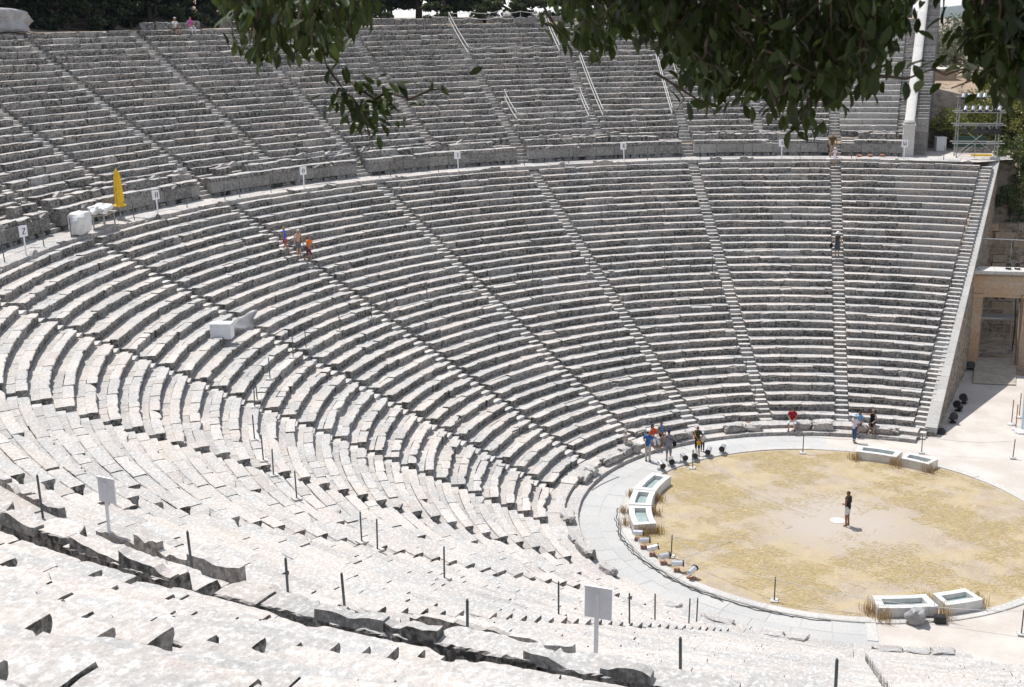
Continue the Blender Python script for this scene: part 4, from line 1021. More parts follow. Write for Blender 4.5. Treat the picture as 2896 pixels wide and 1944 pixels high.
    # bright new patch stones and blocks on top row
    for k, n_, l in ((3.36, 21, 'squared blue grey block lying on the top row above I'), ):
        mb = MB(); mb.box((0, 0, .2), (1.9, .5, .42), 0, jit=.01); o = mb.build('loose_block', WALL); o.location = P(k, 55.6, 22.62, True); o.rotation_euler = (0, 0, -ang(k, True)[2]); tag(o, l, 'stone block')
    for k, l, s in ((3.30, 'upright grey boulder on the terrace behind the rope, left', (.45, .35, .5)), (3.43, 'upright grey boulder on the terrace behind the rope, right', (.5, .35, .42))):
        mb = MB(); mb.blob((0, 0, s[2]*.9), s, seed=int(k*100), amp=.14, sub=3, square=.4); o = mb.build('boulder', STONE); o.location = P(k, 57.2, 22.6, True); tag(o, l, 'boulder')
    # things near the walkway's right end
    t = empty('equipment_box', (44.3, -7.68, 12.68), .15, 'white box standing on the path near the lamp tower', 'cabinet')
    mb = MB(); mb.box((0, 0, .5), (.8, .72, 1.0), 0); mb.build('body', WHITEP, t); mb = MB(); mb.box((0, 0, 1.02), (.86, .78, .05), 0); mb.build('lid', WHITEP, t)
    t = empty('litter_bin', (42.6, -5.75, 12.68), 0, 'dark bin with orange red sides behind sign M', 'bin')
    mb = MB(); mb.lathe([(.30, 0), (.34, 1.25), (.30, 1.5)], n=12); mb.build('body', BLACK, t); mb = MB(); mb.box((-.25, -.05, .75), (.12, .16, 1.5), 0, M=Matrix.Rotation(.12, 4, 'X')); mb.build('side_strip', REDP, t); mb = MB(); mb.lathe([(.36, 1.5), (.34, 1.6), (.1, 1.68)], n=12); mb.build('lid', METAL, t)
    for n, (x, y) in enumerate(((38.94, -1.55), (39.3, -2.35), (39.5, -3.2))):
        mb = MB(); mb.blob((0, 0, .11), (.13, .2, .11), seed=n+30, amp=.15, sub=2); o = mb.build('bag', CLAYRED); o.location = (x, y, ZD); tag(o, 'small brick red bag on the walkway left of sign M, %s' % ['first', 'second', 'nearest to the sign'][n], 'bag', 'red bags on the walkway')
    mb = MB(); mb.blob((0, 0, .15), (.10, .12, .16), seed=41, amp=.12, sub=2); o = mb.build('bag', plain('orange_brown_leather', (.35, .09, .03), .6)); o.location = P(4.02-.32, 12.7, .41); tag(o, 'orange brown bag standing between the front bench blocks', 'bag')
    # lamp tower
    t = empty('lamp_tower', (39.9, -9.7, 12.66), 0, 'steel lamp tower hung with rows of stage lamps beyond the walkway', 'lamp tower'); iv = Matrix.Translation(t.location).inverted()
    def pt(mb, name, mat=METAL): o = mb.build(name, mat, t); o.matrix_parent_inverse = iv
    for x in (39.2, 40.7):
        for y in (-8.35, -11.15): mb = MB(); mb.tube([(x, y, 12.6), (x, y, 16.4)], .04, 7); pt(mb, 'upright')
    for z in (13.75, 15.05, 15.95):
        for x in (39.2, 40.7): mb = MB(); mb.tube([(x, -8.0, z), (x, -11.6, z)], .034, 6); pt(mb, 'ledger')
    for a, b_ in (((39.2, -8.35, 12.7), (39.2, -9.6, 13.7)), ((39.2, -8.35, 15.1), (39.2, -11.15, 12.8)), ((40.7, -8.35, 12.7), (40.7, -11.15, 15.0)), ((39.2, -9.6, 12.7), (39.2, -9.6, 13.75))):
        mb = MB(); mb.tube([a, b_], .026, 6); pt(mb, 'brace')
    for x, z in ((39.2, 16.1), (40.7, 17.0)):
        mb = MB(); mb.tube([(x, -8.2, z), (x, -11.4, z)], .03, 6); pt(mb, 'lamp_bar')
        for y in (-8.35, -11.2):
            mb = MB(); mb.tube([(x, y, 16.0), (x, y, z)], .025, 6); pt(mb, 'lamp_bar_support')
    row = [('top', 40.65, 17.05, (-8.7, -9.1, -9.75, -10.15, -10.95), SILVER, .13, .42, -.9), ('middle', 39.15, 16.25, (-8.75, -9.25, -9.75, -10.2, -10.65, -11.05), SILVER, .12, .40, -.9), ('lowest', 39.0, 14.75, (-8.85, -9.6, -10.0, -10.5, -11.0), BLACK, .22, .40, -.5)]
    for nm_, x, z, ys, mat, rad, ln_, pit in row:
        for q, y in enumerate(ys):
            lamp('%s stage lamp in the %s row of the lamp tower, %s from the left' % ('silver' if mat is SILVER else 'big black', nm_, ['first', 'second', 'third', 'fourth', 'fifth', 'sixth'][q]), (x, y, z), radians(75)+rng.normal(0, .3), mat, rad, ln_, False, pit, 'lamps of the lamp tower')
    mb = MB(); mb.box((0, 0, .45), (.12, 2.3, .8), .06); o = mb.build('board', GREENP); o.location = (42.5, -9.6, 13.1); tag(o, 'dark green board lying behind the lamp tower', 'board')
    mb = MB(); mb.box((0, 0, .06), (.2, 1.5, .12), 0); o = mb.build('barrier_beam', YELLOW); o.location = (40.9, -10.3, 12.66); tag(o, 'yellow beam on the ground at the foot of the lamp tower', 'beam')
    # tall white pole and barrier stands at the right edge
    t = empty('flag_pole', (14.86, -10.35, 0), 0, 'tall pale blue white pole leaning at the right edge of the forecourt', 'pole')
    mb = MB(); mb.tube([(0, 0, 0), (.55, -.05, 3.9), (.62, -.05, 4.3)], [.075, .07, .04], 10); mb.build('shaft', plain('pale_blue_paint', (.55, .66, .74), .4), t); mb = MB(); mb.lathe([(.42, 0), (.40, .08), (.12, .2)], n=12); mb.build('base', MARBLE, t)
    for n, (x, y) in enumerate(((15.29, -10.08), (16.17, -9.98), (15.6, -10.75), (17.6, -10.6), (17.0, -11.1))):
        t = empty('barrier_stand', (x, y, 0), 0, 'thin rust brown barrier stand by the pale blue pole, %s' % ['nearest the wall', 'second, behind', 'right beside the pole', 'farthest', 'at the very edge'][n], 'stand', 'barrier stands at the right edge')
        mb = MB(); mb.tube([(0, 0, .05), (0, 0, 1.5)], .03, 7); mb.build('stem', plain('rusty_tube', (.32, .16, .11), .7), t); mb = MB(); mb.lathe([(.25, 0), (.22, .08), (.04, .13)], n=12); mb.build('base', MARBLE, t)
    # small slabs of white shed far off
    t = empty('stone_shed', (64, -8.6, 15.9), .1, 'small stone shed on the slope right of the rounded wall', 'shed')
    mb = MB(); mb.box((0, 0, .7), (3.5, 3.2, 2.6), 0, attr=(1.1, .6)); mb.build('wall', ASHLAR, t); mb = MB(); mb.box((0, 0, 2.06), (3.9, 3.5, .14), 0, attr=(1.3, .1)); mb.build('roof', NEWST, t)
# ------------------------------------------------------------------ people
SKIN_N = {}
def skin_mat(c):
    if c not in SKIN_N: SKIN_N[c] = plain('skin', {'tan': (.36,.19,.115), 'pale': (.50,.31,.22), 'brown': (.26,.125,.07)}[c], .55, 0, .08, 12, .35)
    return SKIN_N[c]
EYE = plain('eye_dark', (.02,.015,.012), .3); LIP = plain('lips', (.30,.10,.08), .5)
def V3(*a): return Vector(a)
def figure(label, loc, facing, H=1.72, seat=None, skin='tan', arms=None, legs=None, lean=0.0, head=(0, 0), shirt=None, sleeve=.45, pants=None, plen=1.0, skirt=None, shoes=(.03,.03,.03), hair=(.05,.03,.02), hairlen=0, hat=None, brim=False, bag=None, shirt_low=0.0, glasses=False, female=False, twist=0):
    """one body grown from a jointed skeleton; clothing and hair are its children. local +y is forward"""
    s = H/1.75
    hz = .93 if seat is None else seat/s+.09
    sp = lambda h, y=0: Vector((0, y+(h-hz)*sin(lean)*1.0, hz+(h-hz)*cos(lean)))     # along the spine, h measured standing
    k = 0.93-hz
    J = {}
    off = 0.93
    def spn(dh, y=0.0, x=0.0): return Vector((x, y*cos(lean)+dh*sin(lean), hz+dh*cos(lean)-y*sin(lean)))
    J['pel'] = spn(0); J['spi'] = spn(.20, .0); J['che'] = spn(.36, .005); J['upc'] = spn(.475, -.005); J['nec'] = spn(.565, -.005)
    yaw, nod = head
    hb = spn(.565, -.005); Rh = Matrix.Rotation(yaw, 3, 'Z') @ Matrix.Rotation(-(lean*.55)+nod, 3, 'X').inverted()
    for n, v in (('h1', (0, .018, .075)), ('h2', (0, .018, .155)), ('h3', (0, .005, .225))): J[n] = hb + Rh @ Vector(v)
    sw = .165 if female else .185
    for sd, sx in (('L', -1), ('R', 1)):
        J['sh'+sd] = spn(.475, -.005, sx*sw)
        A = (arms or {}).get(sd)
        if A is None: A = ((sx*(sw+.07), -.01, -.27), (sx*(sw+.075), .06, -.50))     # relative to shoulder height centre
        c = spn(.475)
        J['el'+sd] = c+Vector(A[0]); J['wr'+sd] = c+Vector(A[1])
        J['hi'+sd] = J['pel']+Vector((sx*.085, 0, -.045))
        L = (legs or {}).get(sd)
        if L is None:
            L = ((sx*.095, .015, .50), (sx*.10, -.02, .085)) if seat is None else ((sx*.13, .42, hz-.02), (sx*.14, .44, .085))
        J['kn'+sd] = Vector(L[0]); J['an'+sd] = Vector(L[1])
        f = Vector(L[2]) if len(L) > 2 else Vector((sx*.03, .15, -.045))
        J['to'+sd] = J['an'+sd]+f; J['hl'+sd] = J['an'+sd]+Vector((0, -.05, -.045))
    bm = bmesh.new(); sk = bm.verts.layers.skin.verify(); vs = {}
    def v(n, p, r):
        x = bm.verts.new(p*s); x[sk].radius = (r[0]*s, r[1]*s) if isinstance(r, tuple) else (r*s, r*s); vs[n] = x; return x
    w = .92 if female else 1.0
    for n, r in (('pel', (.15, .105)), ('spi', (.125*w, .092)), ('che', (.155*w, .112)), ('upc', (.125*w, .09)), ('nec', .052), ('h1', (.066, .078)), ('h2', (.076, .092)), ('h3', (.055, .065))): v(n, J[n], r)
    vs['pel'][sk].use_root = True
    E = [('pel', 'spi'), ('spi', 'che'), ('che', 'upc'), ('upc', 'nec'), ('nec', 'h1'), ('h1', 'h2'), ('h2', 'h3')]
    for sd, sx in (('L', -1), ('R', 1)):
        for n, r in (('sh', .062), ('el', .042), ('wr', .028)): v(n+sd, J[n+sd], r*(.9 if female else 1))
        d = (J['wr'+sd]-J['el'+sd]).normalized()
        pc = J['wr'+sd]+d*.055; v('pa'+sd, pc, (.036, .020))
        E += [('upc', 'sh'+sd), ('sh'+sd, 'el'+sd), ('el'+sd, 'wr'+sd), ('wr'+sd, 'pa'+sd)]
        side = d.cross(Vector((0, 0, 1))); side = side.normalized() if side.length > .2 else Vector((0, 1, 0)); curl = d.cross(side)
        if curl.y < 0 and abs(curl.y) > .3: curl = -curl
        for q in range(4):
            o = side*(q-1.5)*.019; ln = (.062, .075, .072, .055)[q]
            a = pc+d*.030+o; b = a+d*ln*.55+curl*.006; e = a+d*ln*.9+curl*.028
            v('f%d%s0' % (q, sd), a, .0105); v('f%d%s1' % (q, sd), b, .0095); v('f%d%s2' % (q, sd), e, .008)
            E += [('pa'+sd, 'f%d%s0' % (q, sd)), ('f%d%s0' % (q, sd), 'f%d%s1' % (q, sd)), ('f%d%s1' % (q, sd), 'f%d%s2' % (q, sd))]
        a = J['wr'+sd]+d*.025+side*.030; e = a+d*.045+side*.022+curl*.012
        v('t'+sd, a, .0115); v('u'+sd, e, .0095); E += [('wr'+sd, 't'+sd), ('t'+sd, 'u'+sd)]
        for n, r in (('hi', .088), ('kn', .058), ('an', .040), ('to', (.042, .028)), ('hl', .036)): v(n+sd, J[n+sd], r*.95 if (female and not isinstance(r, tuple)) else r)
        E += [('pel', 'hi'+sd), ('hi'+sd, 'kn'+sd), ('kn'+sd, 'an'+sd), ('an'+sd, 'to'+sd), ('an'+sd, 'hl'+sd)]
    for a, b in E: bm.edges.new((vs[a], vs[b]))
    me = bpy.data.meshes.new('tmp'); bm.to_mesh(me); bm.free()
    to = bpy.data.objects.new('tmp', me); COL.objects.link(to)
    m1 = to.modifiers.new('k', 'SKIN'); m1.use_smooth_shade = True
    m2 = to.modifiers.new('s', 'SUBSURF'); m2.levels = 1
    dg = bpy.context.evaluated_depsgraph_get(); dg.update()
    body = bpy.data.meshes.new_from_object(to.evaluated_get(dg)); bpy.data.objects.remove(to)
    n = len(body.vertices); co = np.empty(n*3, np.float32); body.vertices.foreach_get('co', co); co = co.reshape(-1, 3)/s
    # classify every vertex by its nearest bone
    segs = [('torso', 'pel', 'upc'), ('neck', 'upc', 'nec'), ('head', 'nec', 'h3')]
    for sd in 'LR': segs += [('uarm', 'sh'+sd, 'el'+sd), ('farm', 'el'+sd, 'wr'+sd), ('hand', 'wr'+sd, 'f1%s2' % sd), ('thigh', 'hi'+sd, 'kn'+sd), ('shin', 'kn'+sd, 'an'+sd), ('foot', 'hl'+sd, 'to'+sd)]
    rad = dict(torso=.13, neck=.06, head=.09, uarm=.055, farm=.036, hand=.03, thigh=.08, shin=.05, foot=.045)
    best = np.full(n, 1e9); who = np.zeros(n, int); tt = np.zeros(n)
    for i, (nm_, a, b) in enumerate(segs):
        pa = np.array(J[a] if a in J else vs[a].co if False else J.get(a, Vector()));
        pb = np.array(J[b]) if b in J else np.array(J['wr'+nm_b(b)]) + (np.array(J['wr'+nm_b(b)])-np.array(J['el'+nm_b(b)]))*.6
        d = pb-pa; t = np.clip(((co-pa) @ d)/(d @ d), 0, 1); ds = np.linalg.norm(co-(pa+t[:, None]*d), axis=1)-rad[nm_]
        u = ds < best; best[u] = ds[u]; who[u] = i; tt[u] = t[u]
    names = np.array([x[0] for x in segs])[who]
    body.materials.clear(); body.materials.append(skin_mat(skin)); body.materials.append(EYE); body.materials.append(LIP)
    root = bpy.data.objects.new('person', body); link(root); root.location = loc; root.rotation_euler = (0, 0, atan2(facing[1], facing[0])-pi/2)
    tag(root, label, 'person', 'visitors')
    # face: eyes, nose, mouth and ears added to the body mesh itself
    hm = J['h2']; fb = MB()
    def hp(x, y, z): q = hm + Rh @ Vector((x, y, z)); return (q.x*s, q.y*s, q.z*s)
    bm = bmesh.new(); bm.from_mesh(body)
    def bit(c, r, mi, sc=(1, 1, 1)):
        g = bmesh.ops.create_uvsphere(bm, u_segments=8, v_segments=6, radius=r*s)
        for q in g['verts']:
            q.co = Vector(c) + Rh @ Vector((q.co.x*sc[0], q.co.y*sc[1], q.co.z*sc[2]))
            for f in q.link_faces: f.material_index = mi; f.smooth = True
    for sx in (-1, 1): bit(hp(sx*.032, .086, -.005), .012, 1, (1.2, .6, .8)); bit(hp(sx*.080, .0, -.02), .022, 0, (.4, .7, 1.2))
    bit(hp(0, .098, -.035), .016, 0, (.8, 1.1, 1.4)); bit(hp(0, .085, -.07), .018, 2, (1.3, .5, .4))
    bm.to_mesh(body); bm.free()
    nrm = np.empty(len(body.vertices)*3, np.float32); body.vertices.foreach_get('normal', nrm); nrm = nrm.reshape(-1, 3)[:n]
    def shell(name, mask, col, offs, parent=root):
        mb = MB(); F3, F4 = [], []
        vi = -np.ones(n, int)
        for p in body.polygons:
            ids = list(p.vertices)
            if max(ids) >= n or not all(mask[i] for i in ids): continue
            (F4 if len(ids) == 4 else F3).append(ids) if len(ids) in (3, 4) else None
        if not F3 and not F4: return None
        fs = {}
        if F3: fs[3] = F3
        if F4: fs[4] = F4
        mb.add(co*s + nrm*offs*s, fs); o = mb.build(name, cloth(col) if not isinstance(col, bpy.types.Material) else col, parent, True)
        bm = bmesh.new(); bm.from_mesh(o.data); bmesh.ops.delete(bm, geom=[q for q in bm.verts if not q.link_faces], context='VERTS'); bm.to_mesh(o.data); bm.free(); return o
    isn = lambda *a: np.isin(names, a)
    if pants: shell('trousers' if plen > .6 else 'shorts', (isn('torso') & (tt < .26)) | (isn('thigh') & (tt <= (1 if plen > .5 else plen*2))) | (isn('shin') & (tt < (plen-.5)*2)), pants, .016)
    if shirt: shell('shirt', (isn('torso') & (tt > shirt_low-.02)) | (isn('neck') & (tt < .2)) | (isn('uarm') & (tt < min(1, sleeve*2))) | (isn('farm') & (tt < (sleeve-.5)*2)), shirt, .022)
    if shoes: shell('shoes', isn('foot'), shoes, .010)
    if hair: shell('hair', isn('head') & ((np.einsum('ij,j->i', co-np.array(hm), np.array(Rh @ Vector((0, 0, 1)))) > .03) | ((np.einsum('ij,j->i', co-np.array(hm), np.array(Rh @ Vector((0, 1, 0)))) < -.01) & (np.einsum('ij,j->i', co-np.array(hm), np.array(Rh @ Vector((0, 0, 1)))) > -.09-hairlen*.06))), hair, .018 if not hairlen else .034)
    if hairlen:
        mb = MB(); mb.blob(tuple(hp(0, -.055, -.05*hairlen)), (.10*s, .065*s, (.10+.06*hairlen)*s), seed=5, amp=.1, sub=2); mb.build('long_hair', cloth(hair), root, True)
    if hat:
        mb = MB(); q = hm + Rh @ Vector((0, 0, .045))
        pr = [(.105, 0), (.104, .045), (.08, .09), (.03, .108), (0, .11)]
        if brim: pr = [(.19, -.025), (.185, -.012)] + pr
        mb.lathe([(a*s, b*s) for a, b in pr], tuple(q*s), 14, sy=1.12)
        if not brim: mb.box(tuple((q+Rh @ Vector((0, .14, .012)))*s), (.14*s, .13*s, .014*s), yaw)
        mb.build('hat', cloth(hat), root, True)
    if glasses:
        mb = MB(); mb.box(hp(0, .098, .0), (.14*s, .02*s, .035*s), 0); mb.build('sunglasses', BLACK, root)
    if skirt:
        col, l, top = skirt
        mb = MB(); nseg = 18; V = []
        if seat is None:
            pr = [(.145, .10, top), (.165, .125, 0), (.19, .15, -l*.5), (.22, .17, -l)]
            for a, b, z in pr:
                for q in range(nseg):
                    u = 2*pi*q/nseg; f = 1+.05*sin(u*5)*(z < 0); c = J['pel']; V.append(((c.x+a*f*cos(u))*s, (c.y+b*f*sin(u)+max(0, z)*sin(lean))*s, (c.z+z)*s))
        else:
            kn = (J['knL']+J['knR'])/2
            for t, a, b in ((-.28, .15, .10), (0, .185, .125), (.45, .19, .105), (1.0, .20, .095), (1.12, .19, .10)):
                c = J['pel'].lerp(kn, max(t, 0)) + Vector((0, 0, -t*.5*.5 if t < 0 else 0)) + (Vector((0, 0, top)) if t < 0 else Vector())
                ax = Vector((0, 0, 1)) if t < 0.1 else Vector((0, .9, .4))
                for q in range(nseg):
                    u = 2*pi*q/nseg
                    p = c + Vector((a*cos(u), 0, 0)) + (Vector((0, b*sin(u), 0)) if t < 0.1 else Vector((0, .2*b*sin(u), b*sin(u))))
                    V.append(tuple(p*s))
        m_ = len(V)//nseg
        mb.add(V, {4: [(i*nseg+q, i*nseg+(q+1) % nseg, (i+1)*nseg+(q+1) % nseg, (i+1)*nseg+q) for i in range(m_-1) for q in range(nseg)]})
        mb.build('skirt', cloth(col), root, True)
    if bag:
        col, p, sz = bag
        b = empty('shoulder_bag', (0, 0, 0)); COL.objects.unlink(b); bpy.data.objects.remove(b)
        mb = MB(); mb.blob(tuple(Vector(p)*s), (sz[0]*s, sz[1]*s, sz[2]*s), seed=3, amp=.08, sub=2, square=.4)
        sh = J['shL' if p[0] > 0 else 'shR']; a = sh+Vector((0, .08, .05)); c2 = sh+Vector((0, -.08, .05)); P0 = Vector(p)+Vector((0, 0, sz[2]))
        mb.tube([tuple(P0*s), tuple((P0.lerp(a, .5)+Vector((0, .12, 0)))*s), tuple(a*s), tuple((sh+Vector((0, 0, .075)))*s), tuple(c2*s), tuple((P0.lerp(c2, .5)+Vector((0, -.12, 0)))*s), tuple(P0*s)], .016*s, 5)
        mb.build('shoulder_bag', cloth(col), root, True)
    return root
def nm_b(b): return b[2] if b.startswith('f') else b[-1]

def build_people():
    lap = {'L': ((-.25, .06, -.26), (-.10, .30, -.36)), 'R': ((.25, .06, -.26), (.10, .30, -.36))}
    front = {'L': ((-.25, -.02, -.27), (-.06, .17, -.36)), 'R': ((.25, -.02, -.27), (.06, .17, -.36))}
    walk = {'L': ((-.09, .20, .55), (-.09, .10, .14)), 'R': ((.09, .0, .50), (.10, -.20, .10))}
    hold = {'L': ((-.26, .05, -.24), (-.09, .26, -.10)), 'R': ((.26, .05, -.24), (.07, .27, -.10))}
    figure('man in a dark sleeveless top and white shorts standing beside the altar disc', (-.60, -.46, 0), (.55, .83), 1.76, arms=front, shirt=(.028,.022,.022), sleeve=.02, pants=(.62,.61,.60), plen=.36, shoes=None, hair=(.06,.03,.015), head=(.35, 0), skin='brown')
    mb = MB(); mb.box((0, 0, 0), (.36, .02, .05), 0); o = mb.build('paper_roll', WHITEP); o.location = (-.42, -.26, 1.04); o.rotation_euler = (0, .25, -.55); tag(o, 'white paper roll held by the man in the orchestra', 'paper')
    figure('man in a blue shirt, beige trousers and white cap standing with his back turned', (6.22, 9.70, -.01), (.93, -.25), 1.77, arms={'L': ((-.25, .02, -.27), (-.17, .22, -.42)), 'R': ((.25, .04, -.26), (.10, .28, -.30))}, shirt=(.035,.12,.33), sleeve=.30, pants=(.46,.43,.39), plen=1, hat=(.74,.74,.74), shoes=(.12,.10,.09), skin='pale')
    figure('man in a grey shirt, grey shorts and navy cap holding a camera, seen from behind', (6.50, 8.62, -.01), (.96, .15), 1.74, arms=hold, shirt=(.23,.24,.28), sleeve=.30, pants=(.20,.20,.22), plen=.56, hat=(.02,.025,.09), shoes=(.10,.05,.04), skin='tan', bag=((.02,.02,.02), (.30, -.02, .98), (.11, .07, .16)))
    figure('grey haired person in a light vest sitting leftmost of the group', (6.72, 10.98, .20), (.45, -.9), 1.62, seat=.48, arms={'L': ((-.26, -.02, -.24), (-.50, .06, -.46)), 'R': lap['R']}, shirt=(.40,.37,.38), sleeve=.05, pants=(.38,.37,.33), plen=.95, hair=(.42,.41,.39), skin='pale', female=True)
    figure('woman in an orange top and white capri trousers sitting on the front ledge', (8.12, 9.72, .20), (-.75, -.66), 1.66, seat=.42, arms={'L': ((-.24, .05, -.26), (-.12, .32, -.30)), 'R': ((.24, .08, -.26), (.12, .36, -.28))}, shirt=(.62,.09,.035), sleeve=.36, pants=(.66,.66,.70), plen=.86, hair=(.015,.012,.012), hairlen=1, skin='tan', shoes=None, female=True, lean=.12, legs={'L': ((-.12, .42, .46), (-.13, .62, .07)), 'R': ((.12, .44, .46), (.12, .52, .07))})
    figure('tanned woman in a blue strapless top and dark shorts sitting right of the orange woman', (8.62, 9.28, .20), (-.80, -.60), 1.66, seat=.44, arms=lap, shirt=(.10,.22,.42), sleeve=.0, shirt_low=.35, pants=(.02,.02,.03), plen=.34, hair=(.09,.035,.02), skin='brown', shoes=None, female=True, head=(.5, 0))
    figure('person in a dark green shirt with a yellow shoulder bag standing by the spotlights', (7.70, 7.20, -.01), (-.80, .25), 1.66, arms={'L': ((-.28, -.06, -.24), (-.18, .10, -.38)), 'R': ((.25, .02, -.26), (.16, .22, -.30))}, shirt=(.045,.048,.04), sleeve=.30, pants=(.015,.015,.016), plen=.54, hair=(.10,.03,.02), skin='tan', bag=((.62,.30,.02), (-.14, .17, .80), (.12, .06, .13)), legs={'L': ((-.11, .06, .50), (-.14, .10, .085)), 'R': ((.10, .0, .50), (.13, -.16, .085))}, glasses=True)
    figure('child in a white top and white hat beside the person with the yellow bag', (8.30, 6.98, -.01), (-.9, -.1), 1.12, arms=front, shirt=(.70,.68,.72), sleeve=.4, pants=(.05,.06,.07), plen=.95, hat=(.75,.75,.78), skin='pale')
    figure('person in a red shirt and white shorts sitting alone on a bench block', (12.42, 2.28, .20), (-1, .05), 1.68, seat=.48, arms={'L': ((-.25, .05, -.25), (-.05, .30, -.42)), 'R': ((.25, .05, -.25), (.05, .30, -.42))}, shirt=(.30,.012,.02), sleeve=.34, pants=(.60,.63,.70), plen=.56, hair=(.02,.012,.01), shoes=(.03,.02,.025), glasses=True, lean=.16, legs={'L': ((-.20, .40, .52), (-.17, .46, .085)), 'R': ((.20, .40, .52), (.17, .46, .085))})
    figure('standing woman in a pale blue sun hat, white blouse and blue jeans', (11.35, -1.10, -.01), (.72, -.62), 1.66, arms={'L': ((-.24, .06, -.25), (-.10, .24, -.22)), 'R': ((.24, .08, -.25), (.12, .30, -.24))}, shirt=(.62,.58,.66), sleeve=.34, pants=(.045,.085,.19), plen=.90, hat=(.50,.62,.72), brim=True, hair=(.2,.13,.08), shoes=(.05,.03,.03), female=True, bag=((.35,.30,.22), (.22, .12, .95), (.15, .07, .12)), legs={'L': ((-.10, .06, .50), (-.11, .10, .085)), 'R': ((.10, -.02, .50), (.12, -.12, .085))})
    figure('dark haired person in a blue top sitting behind the sun hat woman', (12.62, -1.38, .20), (-.9, .42), 1.62, seat=.44, arms=lap, shirt=(.16,.36,.58), sleeve=.3, pants=(.012,.012,.014), plen=.55, hair=(.012,.01,.01), hairlen=1, female=True)
    figure('blonde woman in a black dress sitting with one arm stretched along the stone', (12.74, -2.10, .20), (-1, .12), 1.68, seat=.48, arms={'L': ((-.23, .05, -.26), (-.08, .28, -.36)), 'R': ((.40, .03, -.02), (.66, -.02, -.06))}, shirt=(.010,.010,.012), sleeve=.0, shirt_low=-.1, skirt=((.016,.017,.022), .3, .05), hair=(.42,.27,.12), skin='tan', shoes=None, female=True, glasses=True)
    q = int((27.57-R2)//A_L)
    figure('woman in a white sun hat and dark striped dress coming down the stair', (27.62, -.05, Z2+q*B_L), (-1, 0), 1.66, arms={'L': ((-.25, .03, -.26), (-.20, .14, -.46)), 'R': ((.30, .02, -.24), (.36, .06, -.46))}, shirt=(.055,.06,.07), sleeve=.05, skirt=((.06,.065,.08), .42, .28), hat=(.75,.74,.76), brim=True, hair=(.4,.35,.3), skin='tan', female=True, bag=((.012,.012,.012), (.42, .05, .78), (.12, .09, .17)))
    figure('bald man in an olive brown shirt and khaki shorts standing on the walkway', (38.76, .41, ZD), (-1, .1), 1.80, arms={'L': ((-.28, -.02, -.26), (-.30, .02, -.50)), 'R': ((.28, .03, -.26), (.22, .14, -.46))}, shirt=(.12,.075,.02), sleeve=.32, pants=(.36,.27,.19), plen=.58, hair=None, skin='tan', bag=((.012,.015,.04), (.28, .02, .86), (.08, .08, .14)))
    figure('small child in a white dress and hat with arms spread', (37.50, .22, 12.39), (.6, .3), 1.12, arms={'L': ((-.30, .05, -.16), (-.50, .08, -.28)), 'R': ((.30, .05, -.16), (.50, .08, -.28))}, shirt=(.72,.70,.74), sleeve=.3, skirt=((.72,.70,.74), .42, .25), hat=(.78,.78,.80), hair=(.3,.2,.1), skin='pale', shoes=(.5,.3,.12), female=True, bag=((.35,.02,.03), (.24, -.05, .70), (.08, .05, .09)))
    figure('boy in a blue sleeveless shirt and red shorts walking down the stair', (9.90, 31.55, 10.05), (.25, -1), 1.52, arms={'L': ((-.26, .04, -.26), (-.24, .12, -.48)), 'R': None}, shirt=(.012,.13,.62), sleeve=.06, pants=(.42,.02,.04), plen=.40, hair=(.34,.20,.08), skin='tan', shoes=(.4,.35,.35), legs={'L': ((-.08, .10, .52), (-.08, .22, .0)), 'R': ((.09, .05, .55), (.09, -.05, .20))})
    figure('white haired man with bare chest and grey shorts on the stair behind the orange boy', (9.98, 30.72, 9.72), (-.55, -.7), 1.72, arms={'L': ((-.27, -.02, -.27), (-.29, .04, -.50)), 'R': None}, shirt=None, pants=(.15,.16,.17), plen=.42, hair=(.62,.55,.42), skin='pale', shoes=(.2,.15,.1), head=(.2, .2))
    figure('dark haired boy in an orange shirt and patterned shorts stepping down the stair', (10.28, 30.28, 9.45), (-.2, -1), 1.58, lean=.22, arms={'L': ((-.26, .10, -.24), (-.22, .26, -.42)), 'R': ((.25, .08, -.25), (.2, .2, -.46))}, shirt=(.68,.17,.012), sleeve=.34, pants=(.12,.035,.06), plen=.50, hair=(.02,.01,.01), skin='tan', shoes=(.05,.05,.05), legs={'L': ((-.10, .18, .50), (-.10, .12, .02)), 'R': ((.09, .05, .50), (.10, -.24, .18))})
    zt = ZU+19*B_U
    p = P(1.68, 55.55, zt, True); fc = (-p[0], -p[1])
    figure('person in a white shirt sitting on the top row at the upper left', (p[0], p[1], zt), fc, 1.64, seat=.40, arms={'L': ((-.26, .0, -.25), (-.30, .22, -.36)), 'R': lap['R']}, shirt=(.58,.60,.60), sleeve=.3, pants=(.10,.09,.07), plen=.5, hair=(.3,.2,.12), hat=(.5,.48,.42), skin='tan', lean=.2)
    p = P(1.755, 55.6, zt, True); fc = (-p[0], -p[1])
    figure('woman in a pink top and pale trousers sitting on the top row', (p[0], p[1], zt), fc, 1.70, seat=.44, arms=lap, shirt=(.45,.08,.33), sleeve=.04, pants=(.52,.51,.56), plen=.92, hair=(.05,.02,.015), skin='tan', shoes=(.6,.58,.58), female=True)
    for k, l, sc in ((1.985, 'person in blue sitting on the top row, glimpsed through the left leaves', (.05,.12,.3)), (2.10, 'person in a pale red top sitting on the top row, glimpsed through the left leaves', (.5,.14,.14))):
        p = P(k, 55.6, zt, True); figure(l, (p[0], p[1], zt), (-p[0], -p[1]), 1.68, seat=.44, arms=lap, shirt=sc, sleeve=.3, pants=(.03,.03,.05), plen=.9, hair=(.04,.02,.015))

